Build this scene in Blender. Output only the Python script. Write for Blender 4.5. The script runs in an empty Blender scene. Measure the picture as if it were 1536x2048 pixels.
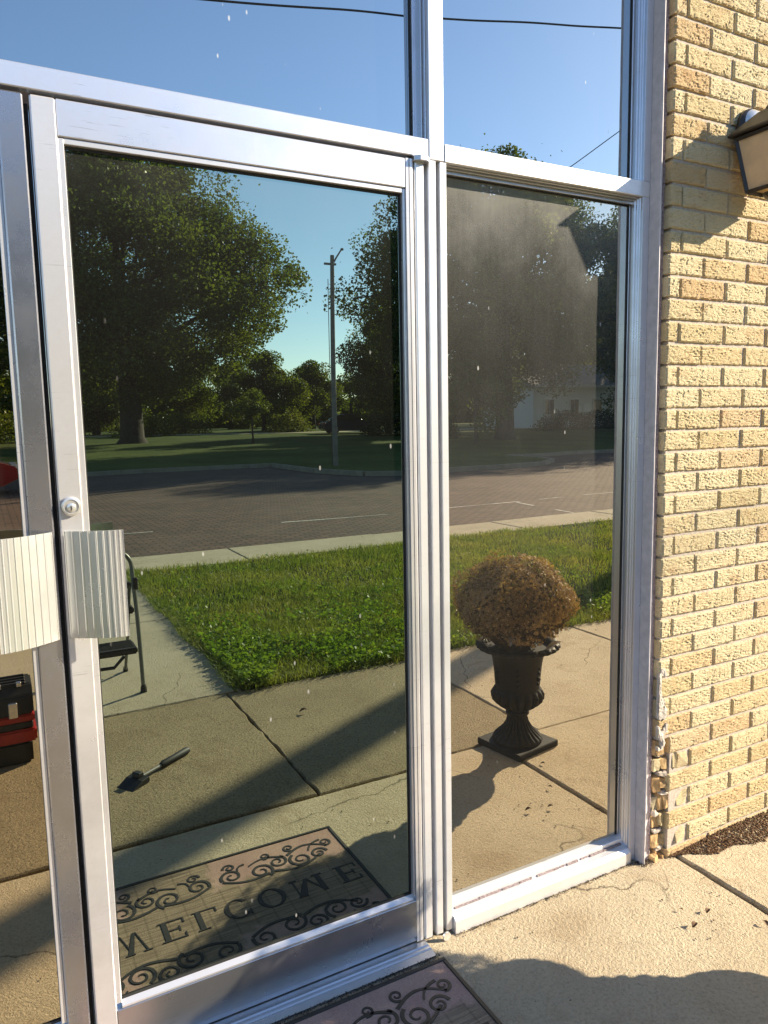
import bpy, bmesh, math, random
import numpy as np
from mathutils import Vector, Matrix, noise

R = math.radians
scene = bpy.context.scene
COL = scene.collection
random.seed(7)
RNG = np.random.default_rng(11)

# ------------------------------------------------------------------ camera
CAM_POS = (0.0, -1.6827, 1.4813)
YAW, PITCH, ROLL = R(28.106), R(6.987), R(-1.102)
F_ = Vector((math.sin(YAW) * math.cos(PITCH), math.cos(YAW) * math.cos(PITCH), -math.sin(PITCH)))
R0 = Vector((math.cos(YAW), -math.sin(YAW), 0))
U0 = R0.cross(F_)
RR = math.cos(ROLL) * R0 + math.sin(ROLL) * U0
UU = -math.sin(ROLL) * R0 + math.cos(ROLL) * U0
cam = bpy.data.cameras.new('camera')
cam.sensor_fit = 'VERTICAL'
cam.sensor_height = 24.0
cam.lens = 1491.02 / 2048 * 24.0
cam.clip_start, cam.clip_end = 0.02, 3000
camo = bpy.data.objects.new('camera', cam)
COL.objects.link(camo)
m3 = Matrix((RR, UU, -F_)).transposed()
camo.matrix_world = Matrix.Translation(CAM_POS) @ m3.to_4x4()
scene.camera = camo

# ------------------------------------------------------------------ sun, sky, exposure
SUN_EL, SUN_AZ = R(24.5), math.atan2(0.892, -0.452)      # azimuth measured from +y towards +x
SUN_DIR = Vector((math.sin(SUN_AZ) * math.cos(SUN_EL), math.cos(SUN_AZ) * math.cos(SUN_EL), math.sin(SUN_EL)))
world = bpy.data.worlds.new('World')
scene.world = world
world.use_nodes = True
wn = world.node_tree
bg = wn.nodes['Background']
sky = wn.nodes.new('ShaderNodeTexSky')
sky.sky_type = 'NISHITA'
sky.sun_disc = False
sky.sun_elevation = SUN_EL
sky.sun_rotation = SUN_AZ
sky.altitude = 100
sky.air_density = 1.0
sky.dust_density = 0.25
sky.ozone_density = 3.0
wn.links.new(sky.outputs[0], bg.inputs[0])
bg.inputs[1].default_value = 0.10
sun = bpy.data.lights.new('sun', 'SUN')
sun.energy = 5.0
sun.angle = R(0.53)
sun.color = (1.0, 0.87, 0.66)
suno = bpy.data.objects.new('sun', sun)
COL.objects.link(suno)
suno.rotation_euler = (-SUN_DIR).to_track_quat('-Z', 'Y').to_euler()
suno.location = SUN_DIR * 40
vs = scene.view_settings
vs.view_transform = 'Standard'
vs.look = 'None'
vs.exposure = 1.32
vs.gamma = 1.0
vs.use_curve_mapping = False
scene.render.engine = 'CYCLES'
cy = scene.cycles
cy.max_bounces = 10
cy.diffuse_bounces = 4
cy.glossy_bounces = 6
cy.transparent_max_bounces = 8
cy.caustics_reflective = False
cy.caustics_refractive = False
cy.sample_clamp_indirect = 8.0
cy.use_denoising = True
cy.use_adaptive_sampling = False
try:
    cy.denoiser = 'OPENIMAGEDENOISE'
    cy.denoising_input_passes = 'RGB_ALBEDO_NORMAL'
    cy.denoising_prefilter = 'ACCURATE'
except Exception:
    pass

# ------------------------------------------------------------------ materials
class NT:
    def __init__(s, name):
        s.m = bpy.data.materials.new(name)
        s.m.use_nodes = True
        s.t = s.m.node_tree
        s.b = s.t.nodes['Principled BSDF']
        s.out = s.t.nodes['Material Output']
        s._co = None
    def n(s, typ, **kw):
        nd = s.t.nodes.new(typ)
        for k, v in kw.items():
            setattr(nd, k, v)
        return nd
    def l(s, a, b):
        s.t.links.new(a, b)
    def co(s, kind='Object', scale=(1, 1, 1), rot=(0, 0, 0)):
        tc = s.n('ShaderNodeTexCoord')
        mp = s.n('ShaderNodeMapping')
        mp.inputs['Scale'].default_value = scale
        mp.inputs['Rotation'].default_value = rot
        s.l(tc.outputs[kind], mp.inputs[0])
        return mp.outputs[0]
    def geo(s, scale=(1, 1, 1), rot=(0, 0, 0)):
        g = s.n('ShaderNodeNewGeometry')
        mp = s.n('ShaderNodeMapping')
        mp.inputs['Scale'].default_value = scale
        mp.inputs['Rotation'].default_value = rot
        s.l(g.outputs['Position'], mp.inputs[0])
        return mp.outputs[0]
    def noise(s, vec, scale, detail=4, rough=0.6, dist=0.0):
        nd = s.n('ShaderNodeTexNoise')
        nd.inputs['Scale'].default_value = scale
        nd.inputs['Detail'].default_value = detail
        nd.inputs['Roughness'].default_value = rough
        nd.inputs['Distortion'].default_value = dist
        s.l(vec, nd.inputs['Vector'])
        return nd.outputs['Fac']
    def voro(s, vec, scale, feature='F1', out='Distance'):
        nd = s.n('ShaderNodeTexVoronoi', feature=feature)
        nd.inputs['Scale'].default_value = scale
        s.l(vec, nd.inputs['Vector'])
        return nd.outputs[out]
    def ramp(s, fac, stops, interp='LINEAR'):
        r = s.n('ShaderNodeValToRGB')
        r.color_ramp.interpolation = interp
        e = r.color_ramp.elements
        while len(e) < len(stops):
            e.new(0.5)
        for i, (p, c) in enumerate(stops):
            e[i].position = p
            e[i].color = (*c, 1) if isinstance(c, tuple) else (c, c, c, 1)
        s.l(fac, r.inputs[0])
        return r.outputs[0]
    def mix(s, fac, a, b, mode='MIX'):
        nd = s.n('ShaderNodeMix', data_type='RGBA', blend_type=mode)
        for sock, v in ((nd.inputs[0], fac), (nd.inputs[6], a), (nd.inputs[7], b)):
            if hasattr(v, 'is_linked'):
                s.l(v, sock)
            elif isinstance(v, tuple):
                sock.default_value = (*v, 1)
            else:
                sock.default_value = v
        return nd.outputs[2]
    def math(s, op, a, b=0.0, clamp=False):
        nd = s.n('ShaderNodeMath', operation=op, use_clamp=clamp)
        for sock, v in ((nd.inputs[0], a), (nd.inputs[1], b)):
            if hasattr(v, 'is_linked'):
                s.l(v, sock)
            else:
                sock.default_value = v
        return nd.outputs[0]
    def bump(s, h, strength=0.5, dist=0.002, normal=None):
        nd = s.n('ShaderNodeBump')
        nd.inputs['Strength'].default_value = strength
        nd.inputs['Distance'].default_value = dist
        s.l(h, nd.inputs['Height'])
        if normal is not None:
            s.l(normal, nd.inputs['Normal'])
        return nd.outputs[0]
    def set(s, col=None, rough=None, metal=None, normal=None, spec=None):
        for k, v in (('Base Color', col), ('Roughness', rough), ('Metallic', metal), ('Normal', normal), ('Specular IOR Level', spec)):
            if v is None:
                continue
            if hasattr(v, 'is_linked'):
                s.l(v, s.b.inputs[k])
            else:
                s.b.inputs[k].default_value = (*v, 1) if isinstance(v, tuple) else v
        return s.m

def plain(name, col, rough=0.6, metal=0.0, var=0.15, scale=30, bump=0.15, bd=0.001, spec=0.5):
    t = NT(name)
    v = t.co()
    f = t.noise(v, scale)
    c = t.mix(t.ramp(f, [(0.3, 0.0), (0.7, 1.0)]), tuple(x * (1 - var) for x in col), tuple(min(1, x * (1 + var)) for x in col))
    return t.set(c, rough, metal, t.bump(f, bump, bd), spec)

def m_aluminium(name, base=(0.80, 0.80, 0.83), rough=0.34, diff=0.35, dirt=0.25):
    t = NT(name)
    v = t.geo()
    streak = t.noise(t.geo((60, 60, 1.6)), 6, 3, 0.6)
    blot = t.noise(v, 9, 5, 0.65)
    speck = t.voro(v, 160)
    d = t.math('MULTIPLY', t.ramp(blot, [(0.45, 0.0), (0.75, 1.0)]), dirt)
    col = t.mix(d, base, (0.46, 0.43, 0.40))
    col = t.mix(t.ramp(speck, [(0.06, 0.35), (0.12, 0.0)]), col, (0.9, 0.9, 0.9))
    scv = t.noise(t.geo((14, 14, 300), (0.5, 0.3, 0.2)), 1.0, 2, 0.5)
    scm = t.math('MULTIPLY', t.ramp(scv, [(0.66, 0.0), (0.69, 1.0)]), t.ramp(t.noise(v, 6, 3), [(0.50, 0.0), (0.62, 0.5)]))
    col = t.mix(scm, col, (0.42, 0.41, 0.41))
    rg = t.math('ADD', rough - 0.08, t.math('MULTIPLY', blot, 0.22))
    t.set(col, rg, 1.0, t.bump(streak, 0.06, 0.001))
    db = t.n('ShaderNodeBsdfDiffuse')
    t.l(col, db.inputs['Color'])
    ms = t.n('ShaderNodeMixShader')
    ms.inputs[0].default_value = diff
    t.l(t.b.outputs[0], ms.inputs[1])
    t.l(db.outputs[0], ms.inputs[2])
    t.l(ms.outputs[0], t.out.inputs[0])
    return t.m

def m_glass(name, tint, dust, speck=1.0):
    """mirror-filmed, tinted glazing with a film of dust that the sun lights up, plus glare painted in towards the top"""
    t = NT(name)
    t.t.nodes.remove(t.b)
    g = t.n('ShaderNodeBsdfGlossy')
    g.inputs['Roughness'].default_value = 0.0
    g.inputs['Color'].default_value = (*tint, 1)
    wob = t.noise(t.geo((1, 1, 1)), 1.3, 1, 0.4)
    t.l(t.bump(wob, 0.10, 0.014), g.inputs['Normal'])
    d = t.n('ShaderNodeBsdfDiffuse')
    d.inputs['Color'].default_value = (0.80, 0.79, 0.76, 1)
    film = t.noise(t.geo((1.3, 1.3, 1.0)), 2.6, 6, 0.68)
    streak = t.noise(t.geo((70, 70, 2.0)), 1.5, 3, 0.6)
    f = t.math('MULTIPLY', t.ramp(film, [(0.25, 0.72), (0.75, 1.0)]), dust)
    sz = t.n('ShaderNodeSeparateXYZ'); t.l(t.geo(), sz.inputs[0])
    glare_z = t.math('ADD', sz.outputs[2], t.math('MULTIPLY', t.math('SUBTRACT', film, 0.5), 0.45))
    f = t.math('MULTIPLY', f, t.ramp(t.math('MULTIPLY', glare_z, 0.4), [(0.30, 0.20), (0.58, 0.75), (0.76, 1.8), (0.85, 5.0)]))  # dust mix rises with height, painting a milky glare near the top
    f = t.math('MULTIPLY', f, t.ramp(streak, [(0.25, 0.92), (0.75, 1.06)]))
    vs_ = t.geo((1, 1, 0.45))
    sp = t.ramp(t.voro(vs_, 26), [(0.055, 1.0), (0.085, 0.0)])
    cl = t.ramp(t.noise(vs_, 5, 3), [(0.52, 0.0), (0.6, 1.0)])
    fine = t.ramp(t.voro(t.geo(), 150), [(0.05, 0.55), (0.10, 0.0)])
    cl2 = t.ramp(t.noise(t.geo(), 3.1, 3), [(0.55, 0.0), (0.70, 1.0)])
    k = t.math('ADD', t.math('MULTIPLY', sp, cl), t.math('MULTIPLY', fine, cl2))
    f = t.math('ADD', f, t.math('MULTIPLY', k, 0.55 * speck), clamp=True)
    ms = t.n('ShaderNodeMixShader')
    t.l(f, ms.inputs[0])
    t.l(g.outputs[0], ms.inputs[1])
    t.l(d.outputs[0], ms.inputs[2])
    t.l(ms.outputs[0], t.out.inputs[0])
    return t.m

def m_concrete(name, a, b, fleck=0.5, bscale=1.0, rough=0.9):
    t = NT(name)
    v = t.geo()
    big = t.noise(v, 1.7, 5, 0.6)
    mid = t.noise(v, 14, 6, 0.7)
    fine = t.noise(v, 160, 4, 0.75)
    c = t.mix(t.ramp(big, [(0.35, 0.0), (0.68, 1.0)]), a, b)
    c = t.mix(t.ramp(mid, [(0.55, 0.0), (0.8, 0.45)]), c, tuple(x * 0.6 for x in a))
    gr = t.voro(v, 190)
    c = t.mix(t.math('MULTIPLY', t.ramp(gr, [(0.10, 1.0), (0.22, 0.0)]), fleck), c, tuple(x * 0.42 for x in a))
    gl = t.noise(v, 240, 2, 0.6)
    c = t.mix(t.math('MULTIPLY', t.ramp(gl, [(0.62, 0.0), (0.70, 1.0)]), fleck), c, tuple(min(0.75, x * 1.6) for x in b))
    agg = t.noise(v, 95, 4, 0.7)
    c = t.mix(t.math('MULTIPLY', t.ramp(agg, [(0.36, 1.0), (0.50, 0.0)]), fleck), c, tuple(x * 0.68 for x in a))
    c = t.mix(t.math('MULTIPLY', t.ramp(agg, [(0.58, 0.0), (0.74, 0.6)]), fleck), c, tuple(min(0.75, x * 1.22) for x in b))
    stain = t.noise(v, 4.5, 5, 0.7, 0.8)
    c = t.mix(t.ramp(stain, [(0.54, 0.0), (0.74, 0.55)]), c, tuple(x * k for x, k in zip(a, (0.62, 0.54, 0.46))))
    wv = t.n('ShaderNodeVectorMath', operation='ADD')
    nzc = t.n('ShaderNodeTexNoise'); nzc.inputs['Scale'].default_value = 5.0; nzc.inputs['Detail'].default_value = 5
    t.l(v, nzc.inputs['Vector'])
    sc_ = t.n('ShaderNodeVectorMath', operation='SCALE'); sc_.inputs['Scale'].default_value = 0.16
    t.l(nzc.outputs['Color'], sc_.inputs[0])
    t.l(v, wv.inputs[0]); t.l(sc_.outputs[0], wv.inputs[1])
    ck = t.ramp(t.voro(wv.outputs[0], 0.9, 'DISTANCE_TO_EDGE'), [(0.0, 1.0), (0.0035, 0.0)])
    ck = t.math('MULTIPLY', ck, t.ramp(t.noise(v, 1.1, 2), [(0.48, 0.0), (0.56, 1.0)]))
    c = t.mix(t.math('MULTIPLY', ck, 0.8), c, (0.06, 0.045, 0.03))
    h = t.math('ADD', t.math('MULTIPLY', fine, 0.6), t.math('ADD', t.math('MULTIPLY', mid, 0.5), t.math('MULTIPLY', agg, 0.8)))
    pit = t.ramp(t.voro(v, 38), [(0.03, 0.0), (0.12, 1.0)])
    h = t.math('ADD', h, t.math('MULTIPLY', pit, 0.35))
    return t.set(c, rough, 0, t.bump(h, 0.9, 0.008 * bscale), 0.25)

def m_brick():
    t = NT('buff_rug_brick')
    oi = t.n('ShaderNodeObjectInfo')
    rnd = oi.outputs['Random']
    base = t.ramp(rnd, [(0.0, (0.60, 0.48, 0.27)), (0.25, (0.66, 0.55, 0.34)), (0.60, (0.69, 0.59, 0.38)), (0.80, (0.63, 0.49, 0.28)), (0.93, (0.60, 0.43, 0.24)), (1.0, (0.66, 0.55, 0.36))])
    v = t.geo()
    n1 = t.noise(v, 11, 4, 0.6)
    c = t.mix(t.ramp(n1, [(0.55, 0.0), (0.78, 0.6)]), base, (0.48, 0.27, 0.13))
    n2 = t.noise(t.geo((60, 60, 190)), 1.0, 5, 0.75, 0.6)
    c = t.mix(t.ramp(n2, [(0.57, 0.0), (0.69, 0.75)]), c, (0.20, 0.115, 0.05))  # dark streaks: iron spots, also crevice shade put into the colour
    n3 = t.noise(v, 55, 3, 0.6)
    c = t.mix(t.ramp(n3, [(0.56, 0.0), (0.8, 0.5)]), c, (0.62, 0.53, 0.36))
    scr = t.noise(t.geo((85, 85, 260), (0.0, 0.0, 0.0)), 1.0, 4, 0.7, 1.2)
    grit = t.noise(v, 420, 2, 0.6)
    h = t.math('ADD', scr, t.math('MULTIPLY', grit, 0.3))
    return t.set(c, 0.93, 0, t.bump(h, 1.0, 0.0060), 0.15)

def m_leaf(name, a, b, c2, trans=0.45, patch=0.35, amt=0.6):
    t = NT(name)
    t.t.nodes.remove(t.b)
    g = t.n('ShaderNodeNewGeometry')
    col = t.ramp(g.outputs['Random Per Island'], [(0.0, a), (0.55, b), (0.9, b), (1.0, c2)])
    nz = t.noise(t.geo(), patch, 4)
    col = t.mix(t.ramp(nz, [(0.42, 0.0), (0.68, amt)]), col, c2)
    d = t.n('ShaderNodeBsdfDiffuse')
    tr = t.n('ShaderNodeBsdfTranslucent')
    gl = t.n('ShaderNodeBsdfGlossy')
    gl.inputs['Roughness'].default_value = 0.35
    gl.inputs['Color'].default_value = (0.9, 0.9, 0.9, 1)
    t.l(col, d.inputs[0])
    trc = t.mix(1.0, col, (1.6, 1.5, 0.5), 'MULTIPLY')
    t.l(trc, tr.inputs[0])
    m1 = t.n('ShaderNodeMixShader'); m1.inputs[0].default_value = trans
    t.l(d.outputs[0], m1.inputs[1]); t.l(tr.outputs[0], m1.inputs[2])
    m2 = t.n('ShaderNodeMixShader'); m2.inputs[0].default_value = 0.015
    t.l(m1.outputs[0], m2.inputs[1]); t.l(gl.outputs[0], m2.inputs[2])
    t.l(m2.outputs[0], t.out.inputs[0])
    return t.m

def m_road():
    t = NT('paving_brick')
    v = t.geo((1, 1, 1), (0, 0, 0))
    br = t.n('ShaderNodeTexBrick')
    br.offset = 0.5
    br.inputs['Scale'].default_value = 1.0
    br.inputs['Brick Width'].default_value = 0.215
    br.inputs['Row Height'].default_value = 0.10
    br.inputs['Mortar Size'].default_value = 0.014
    br.inputs['Mortar Smooth'].default_value = 0.3
    br.inputs['Color1'].default_value = (0.165, 0.100, 0.076, 1)
    br.inputs['Color2'].default_value = (0.095, 0.068, 0.056, 1)
    br.inputs['Mortar'].default_value = (0.045, 0.038, 0.032, 1)
    t.l(v, br.inputs['Vector'])
    p = t.geo()
    n1 = t.noise(p, 0.6, 5, 0.65)
    c = t.mix(t.ramp(n1, [(0.46, 0.0), (0.72, 0.5)]), br.outputs['Color'], (0.18, 0.13, 0.10))
    n2 = t.noise(p, 7, 4, 0.7)
    c = t.mix(t.ramp(n2, [(0.55, 0.0), (0.8, 0.6)]), c, (0.055, 0.042, 0.038))
    h = t.math('SUBTRACT', t.math('MULTIPLY', n2, 0.5), br.outputs['Fac'])
    return t.set(c, 0.8, 0, t.bump(h, 1.0, 0.014), 0.2)

def m_ground(name, stops, scale, sc2, bump=0.05):
    t = NT(name)
    v = t.geo()
    a = t.noise(v, scale, 6, 0.65)
    b = t.noise(v, sc2, 4, 0.7)
    c = t.ramp(a, stops)
    c = t.mix(t.ramp(b, [(0.45, 0.0), (0.75, 0.6)]), c, tuple(x * 0.5 for x in stops[0][1]))
    return t.set(c, 0.95, 0, t.bump(b, 1.0, bump), 0.1)

def m_mat():
    t = NT('mat_print')
    v = t.geo()
    sx = t.n('ShaderNodeSeparateXYZ'); t.l(v, sx.inputs[0])
    n1 = t.noise(v, 7, 5, 0.65)
    pink = t.mix(t.ramp(n1, [(0.35, 0.0), (0.7, 1.0)]), (0.50, 0.31, 0.26), (0.62, 0.42, 0.33))
    grain = t.noise(t.geo((6, 120, 1)), 1.0, 4, 0.7)
    wood = t.mix(t.ramp(grain, [(0.35, 0.0), (0.7, 1.0)]), (0.20, 0.15, 0.105), (0.54, 0.41, 0.28))
    ax = t.math('ABSOLUTE', t.math('SUBTRACT', sx.outputs[0], 0.42))
    ay = t.math('ABSOLUTE', t.math('ADD', sx.outputs[1], 0.368))
    nn = t.math('MULTIPLY', t.math('SUBTRACT', t.noise(v, 14, 3), 0.5), 0.12)
    mx = t.ramp(t.math('ADD', ay, nn), [(0.115, 1.0), (0.135, 0.0)])
    mv = t.ramp(t.math('ADD', ax, nn), [(0.13, 1.0), (0.15, 0.0)])
    k = t.math('MAXIMUM', mx, mv)
    c = t.mix(k, pink, wood)
    pl = t.math('FRACT', t.math('MULTIPLY', sx.outputs[0], 17.0))
    line = t.ramp(t.math('ABSOLUTE', t.math('SUBTRACT', pl, 0.5)), [(0.03, 1.0), (0.07, 0.0)])
    c = t.mix(t.math('MULTIPLY', t.math('MULTIPLY', line, k), 0.28), c, (0.05, 0.045, 0.035))
    fz = t.noise(v, 330, 3, 0.7)
    c = t.mix(t.ramp(fz, [(0.45, 0.0), (0.75, 0.55)]), c, (0.16, 0.10, 0.085))
    return t.set(c, 0.95, 0, t.bump(fz, 0.9, 0.003), 0.1)

M = {}
M['alu'] = m_aluminium('weathered_aluminium', (0.82, 0.82, 0.85), 0.30, 0.46)
M['alu_sky'] = m_aluminium('sky_tinted_aluminium', (0.80, 0.82, 0.90), 0.27, 0.24, 0.2)  # bluish base: sky reflection painted into the metal colour
M['alu_door'] = m_aluminium('door_aluminium', (0.78, 0.77, 0.79), 0.28, 0.36, 0.35)
M['alu_dull'] = m_aluminium('dull_aluminium', (0.56, 0.56, 0.58), 0.27, 0.07, 0.5)
M['alu_grey'] = m_aluminium('worn_grey_aluminium', (0.50, 0.50, 0.54), 0.25, 0.07, 0.8)
M['alu_handle'] = m_aluminium('fluted_aluminium', (0.84, 0.84, 0.83), 0.22, 0.25, 0.1)
M['gasket'] = plain('black_gasket', (0.02, 0.02, 0.02), 0.6)
M['glass_door'] = m_glass('door_glass', (0.37, 0.43, 0.37), 0.008, 0.6)
M['glass_left'] = m_glass('left_door_glass', (0.46, 0.42, 0.33), 0.008, 0.5)
M['glass_side'] = m_glass('sidelite_glass', (0.54, 0.51, 0.44), 0.046, 0.7)
M['glass_top'] = m_glass('transom_glass', (0.47, 0.51, 0.52), 0.0015, 0.9)
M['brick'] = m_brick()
M['brick_core'] = plain('broken_brick_core', (0.50, 0.33, 0.16), 0.95, 0, 0.35, 40, 0.9, 0.004)
M['mortar'] = plain('grey_mortar', (0.46, 0.40, 0.345), 0.95, 0, 0.22, 90, 0.8, 0.002)
M['smear'] = plain('pale_mortar_smear', (0.50, 0.45, 0.40), 0.95, 0, 0.35, 60, 0.9, 0.004)
M['trim'] = plain('edge_trim', (0.62, 0.57, 0.58), 0.5, 0, 0.12, 40, 0.3, 0.002)
M['caulk'] = plain('sealant', (0.30, 0.24, 0.25), 0.8, 0, 0.5, 120, 0.9, 0.004)
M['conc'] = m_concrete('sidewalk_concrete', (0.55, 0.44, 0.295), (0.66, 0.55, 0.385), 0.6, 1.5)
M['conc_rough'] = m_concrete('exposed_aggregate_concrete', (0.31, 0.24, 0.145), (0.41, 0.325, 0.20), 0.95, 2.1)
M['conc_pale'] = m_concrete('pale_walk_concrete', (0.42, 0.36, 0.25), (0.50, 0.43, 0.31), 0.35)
M['kerb'] = m_concrete('weathered_kerb', (0.20, 0.18, 0.145), (0.30, 0.265, 0.21), 0.6)
M['soil'] = m_ground('dark_soil', [(0.3, (0.035, 0.026, 0.018)), (0.7, (0.07, 0.05, 0.035))], 3, 40)
M['lawn'] = m_ground('lawn_soil', [(0.3, (0.035, 0.045, 0.014)), (0.7, (0.06, 0.075, 0.022))], 2, 30)
M['far_lawn'] = m_ground('park_grass', [(0.3, (0.045, 0.070, 0.018)), (0.7, (0.11, 0.135, 0.035))], 0.35, 9, 0.06)
M['road'] = m_road()
M['paint'] = plain('worn_road_paint', (0.40, 0.37, 0.33), 0.8, 0, 0.5, 25)
M['grass'] = m_leaf('grass_blades', (0.085, 0.130, 0.036), (0.145, 0.205, 0.058), (0.28, 0.28, 0.12), 0.42, 1.7, 0.75)
M['weed'] = m_leaf('weed_leaves', (0.070, 0.135, 0.030), (0.125, 0.22, 0.042), (0.22, 0.27, 0.08), 0.42, 1.3, 0.6)
M['leaf_dark'] = m_leaf('elm_leaves', (0.038, 0.062, 0.016), (0.070, 0.105, 0.026), (0.13, 0.15, 0.036), 0.5)
M['leaf_mid'] = m_leaf('maple_leaves', (0.045, 0.070, 0.017), (0.080, 0.112, 0.026), (0.14, 0.145, 0.035), 0.5)
M['leaf_lit'] = m_leaf('sunlit_leaves', (0.065, 0.085, 0.025), (0.10, 0.125, 0.04), (0.15, 0.15, 0.06), 0.5)  # lighter leaf copy, sunlight painted into the green
M['leaf_blue'] = m_leaf('spruce_needles', (0.025, 0.042, 0.020), (0.040, 0.060, 0.028), (0.05, 0.07, 0.03), 0.25)
M['bark'] = plain('tree_bark', (0.032, 0.026, 0.020), 0.95, 0, 0.4, 6, 0.9, 0.03)
M['mat'] = m_mat()
M['rubber'] = plain('black_rubber', (0.018, 0.017, 0.017), 0.7, 0, 0.3, 60, 0.4)
M['iron'] = plain('black_urn_iron', (0.008, 0.0078, 0.0076), 0.6, 0, 0.35, 30, 0.35, 0.002, 0.25)
M['mum'] = m_leaf('dried_flower_heads', (0.15, 0.10, 0.055), (0.32, 0.215, 0.11), (0.58, 0.43, 0.235), 0.25, 9.0, 0.5)
M['mum_leaf'] = m_leaf('dried_leaves', (0.07, 0.062, 0.03), (0.11, 0.085, 0.04), (0.2, 0.14, 0.07), 0.2)
M['stem'] = plain('dry_stems', (0.11, 0.075, 0.04), 0.9)
M['dry_leaf'] = plain('brown_dry_leaf', (0.13, 0.07, 0.035), 0.85, 0, 0.4, 40)
M['pale_leaf'] = plain('curled_pale_leaf', (0.55, 0.50, 0.46), 0.7)
M['bronze'] = plain('dark_bronze_metal', (0.028, 0.022, 0.018), 0.38, 0.0, 0.3, 30, 0.3)
M['nickel'] = plain('satin_plate', (0.75, 0.74, 0.72), 0.3, 0.7)
M['amber'] = plain('seeded_amber_glass', (0.55, 0.42, 0.24), 0.12, 0, 0.18, 9, 0.35, 0.003)
def m_pane(name, col):
    t = NT(name)
    n1 = t.noise(t.geo(), 26, 3)
    c = t.mix(t.ramp(n1, [(0.35, 0.0), (0.7, 1.0)]), tuple(x * 0.86 for x in col), col)
    t.set(c, 0.15, 0, t.bump(n1, 0.3, 0.002))
    tr = t.n('ShaderNodeBsdfTranslucent')
    t.l(c, tr.inputs[0])
    ms = t.n('ShaderNodeMixShader'); ms.inputs[0].default_value = 0.55
    t.l(t.b.outputs[0], ms.inputs[1]); t.l(tr.outputs[0], ms.inputs[2])
    t.l(ms.outputs[0], t.out.inputs[0])
    return t.m
M['amber'] = m_pane('seeded_amber_pane', (0.92, 0.80, 0.60))
M['steel_grey'] = plain('grey_painted_steel', (0.14, 0.15, 0.13), 0.4, 0.2)
M['black_plastic'] = plain('black_plastic', (0.013, 0.013, 0.013), 0.6, 0, 0.2)
M['red_plastic'] = plain('red_plastic', (0.36, 0.03, 0.022), 0.4, 0, 0.15)
M['latch'] = plain('bright_latch', (0.75, 0.75, 0.75), 0.25, 0.9)
M['tool_steel'] = plain('tool_steel', (0.25, 0.24, 0.22), 0.4, 0.8)
M['pole'] = plain('weathered_pole', (0.16, 0.145, 0.125), 0.85, 0, 0.3, 4, 0.6, 0.01)
M['wood_pole'] = plain('creosoted_pole', (0.09, 0.07, 0.05), 0.9, 0, 0.3, 4, 0.8, 0.01)
M['wire'] = plain('black_cable', (0.02, 0.02, 0.022), 0.6)
M['car_red'] = plain('red_car_paint', (0.33, 0.025, 0.02), 0.22, 0, 0.05)
M['car_blue'] = plain('dark_blue_car_paint', (0.025, 0.032, 0.055), 0.2, 0, 0.05)
M['car_glass'] = plain('car_glass', (0.02, 0.024, 0.026), 0.05, 0, 0.05, 5, 0.0)
M['chrome'] = plain('rim_metal', (0.55, 0.55, 0.56), 0.3, 0.9)
M['lamp_lens'] = plain('lamp_lens', (0.6, 0.55, 0.5), 0.1)
M['siding'] = plain('white_siding', (0.66, 0.68, 0.66), 0.7, 0, 0.06)
M['roof'] = plain('grey_shingles', (0.16, 0.155, 0.15), 0.9, 0, 0.3, 8, 0.6, 0.01)
M['white_trim'] = plain('white_trim', (0.75, 0.75, 0.73), 0.6, 0, 0.05)
M['fascia'] = plain('painted_fascia', (0.42, 0.40, 0.38), 0.7)
M['chips'] = m_leaf('mulch_chips', (0.035, 0.018, 0.010), (0.09, 0.045, 0.022), (0.19, 0.12, 0.07), 0.0)
M['dirt'] = m_leaf('dirt_crumbs', (0.02, 0.016, 0.013), (0.06, 0.048, 0.038), (0.16, 0.13, 0.10), 0.0)

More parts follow.
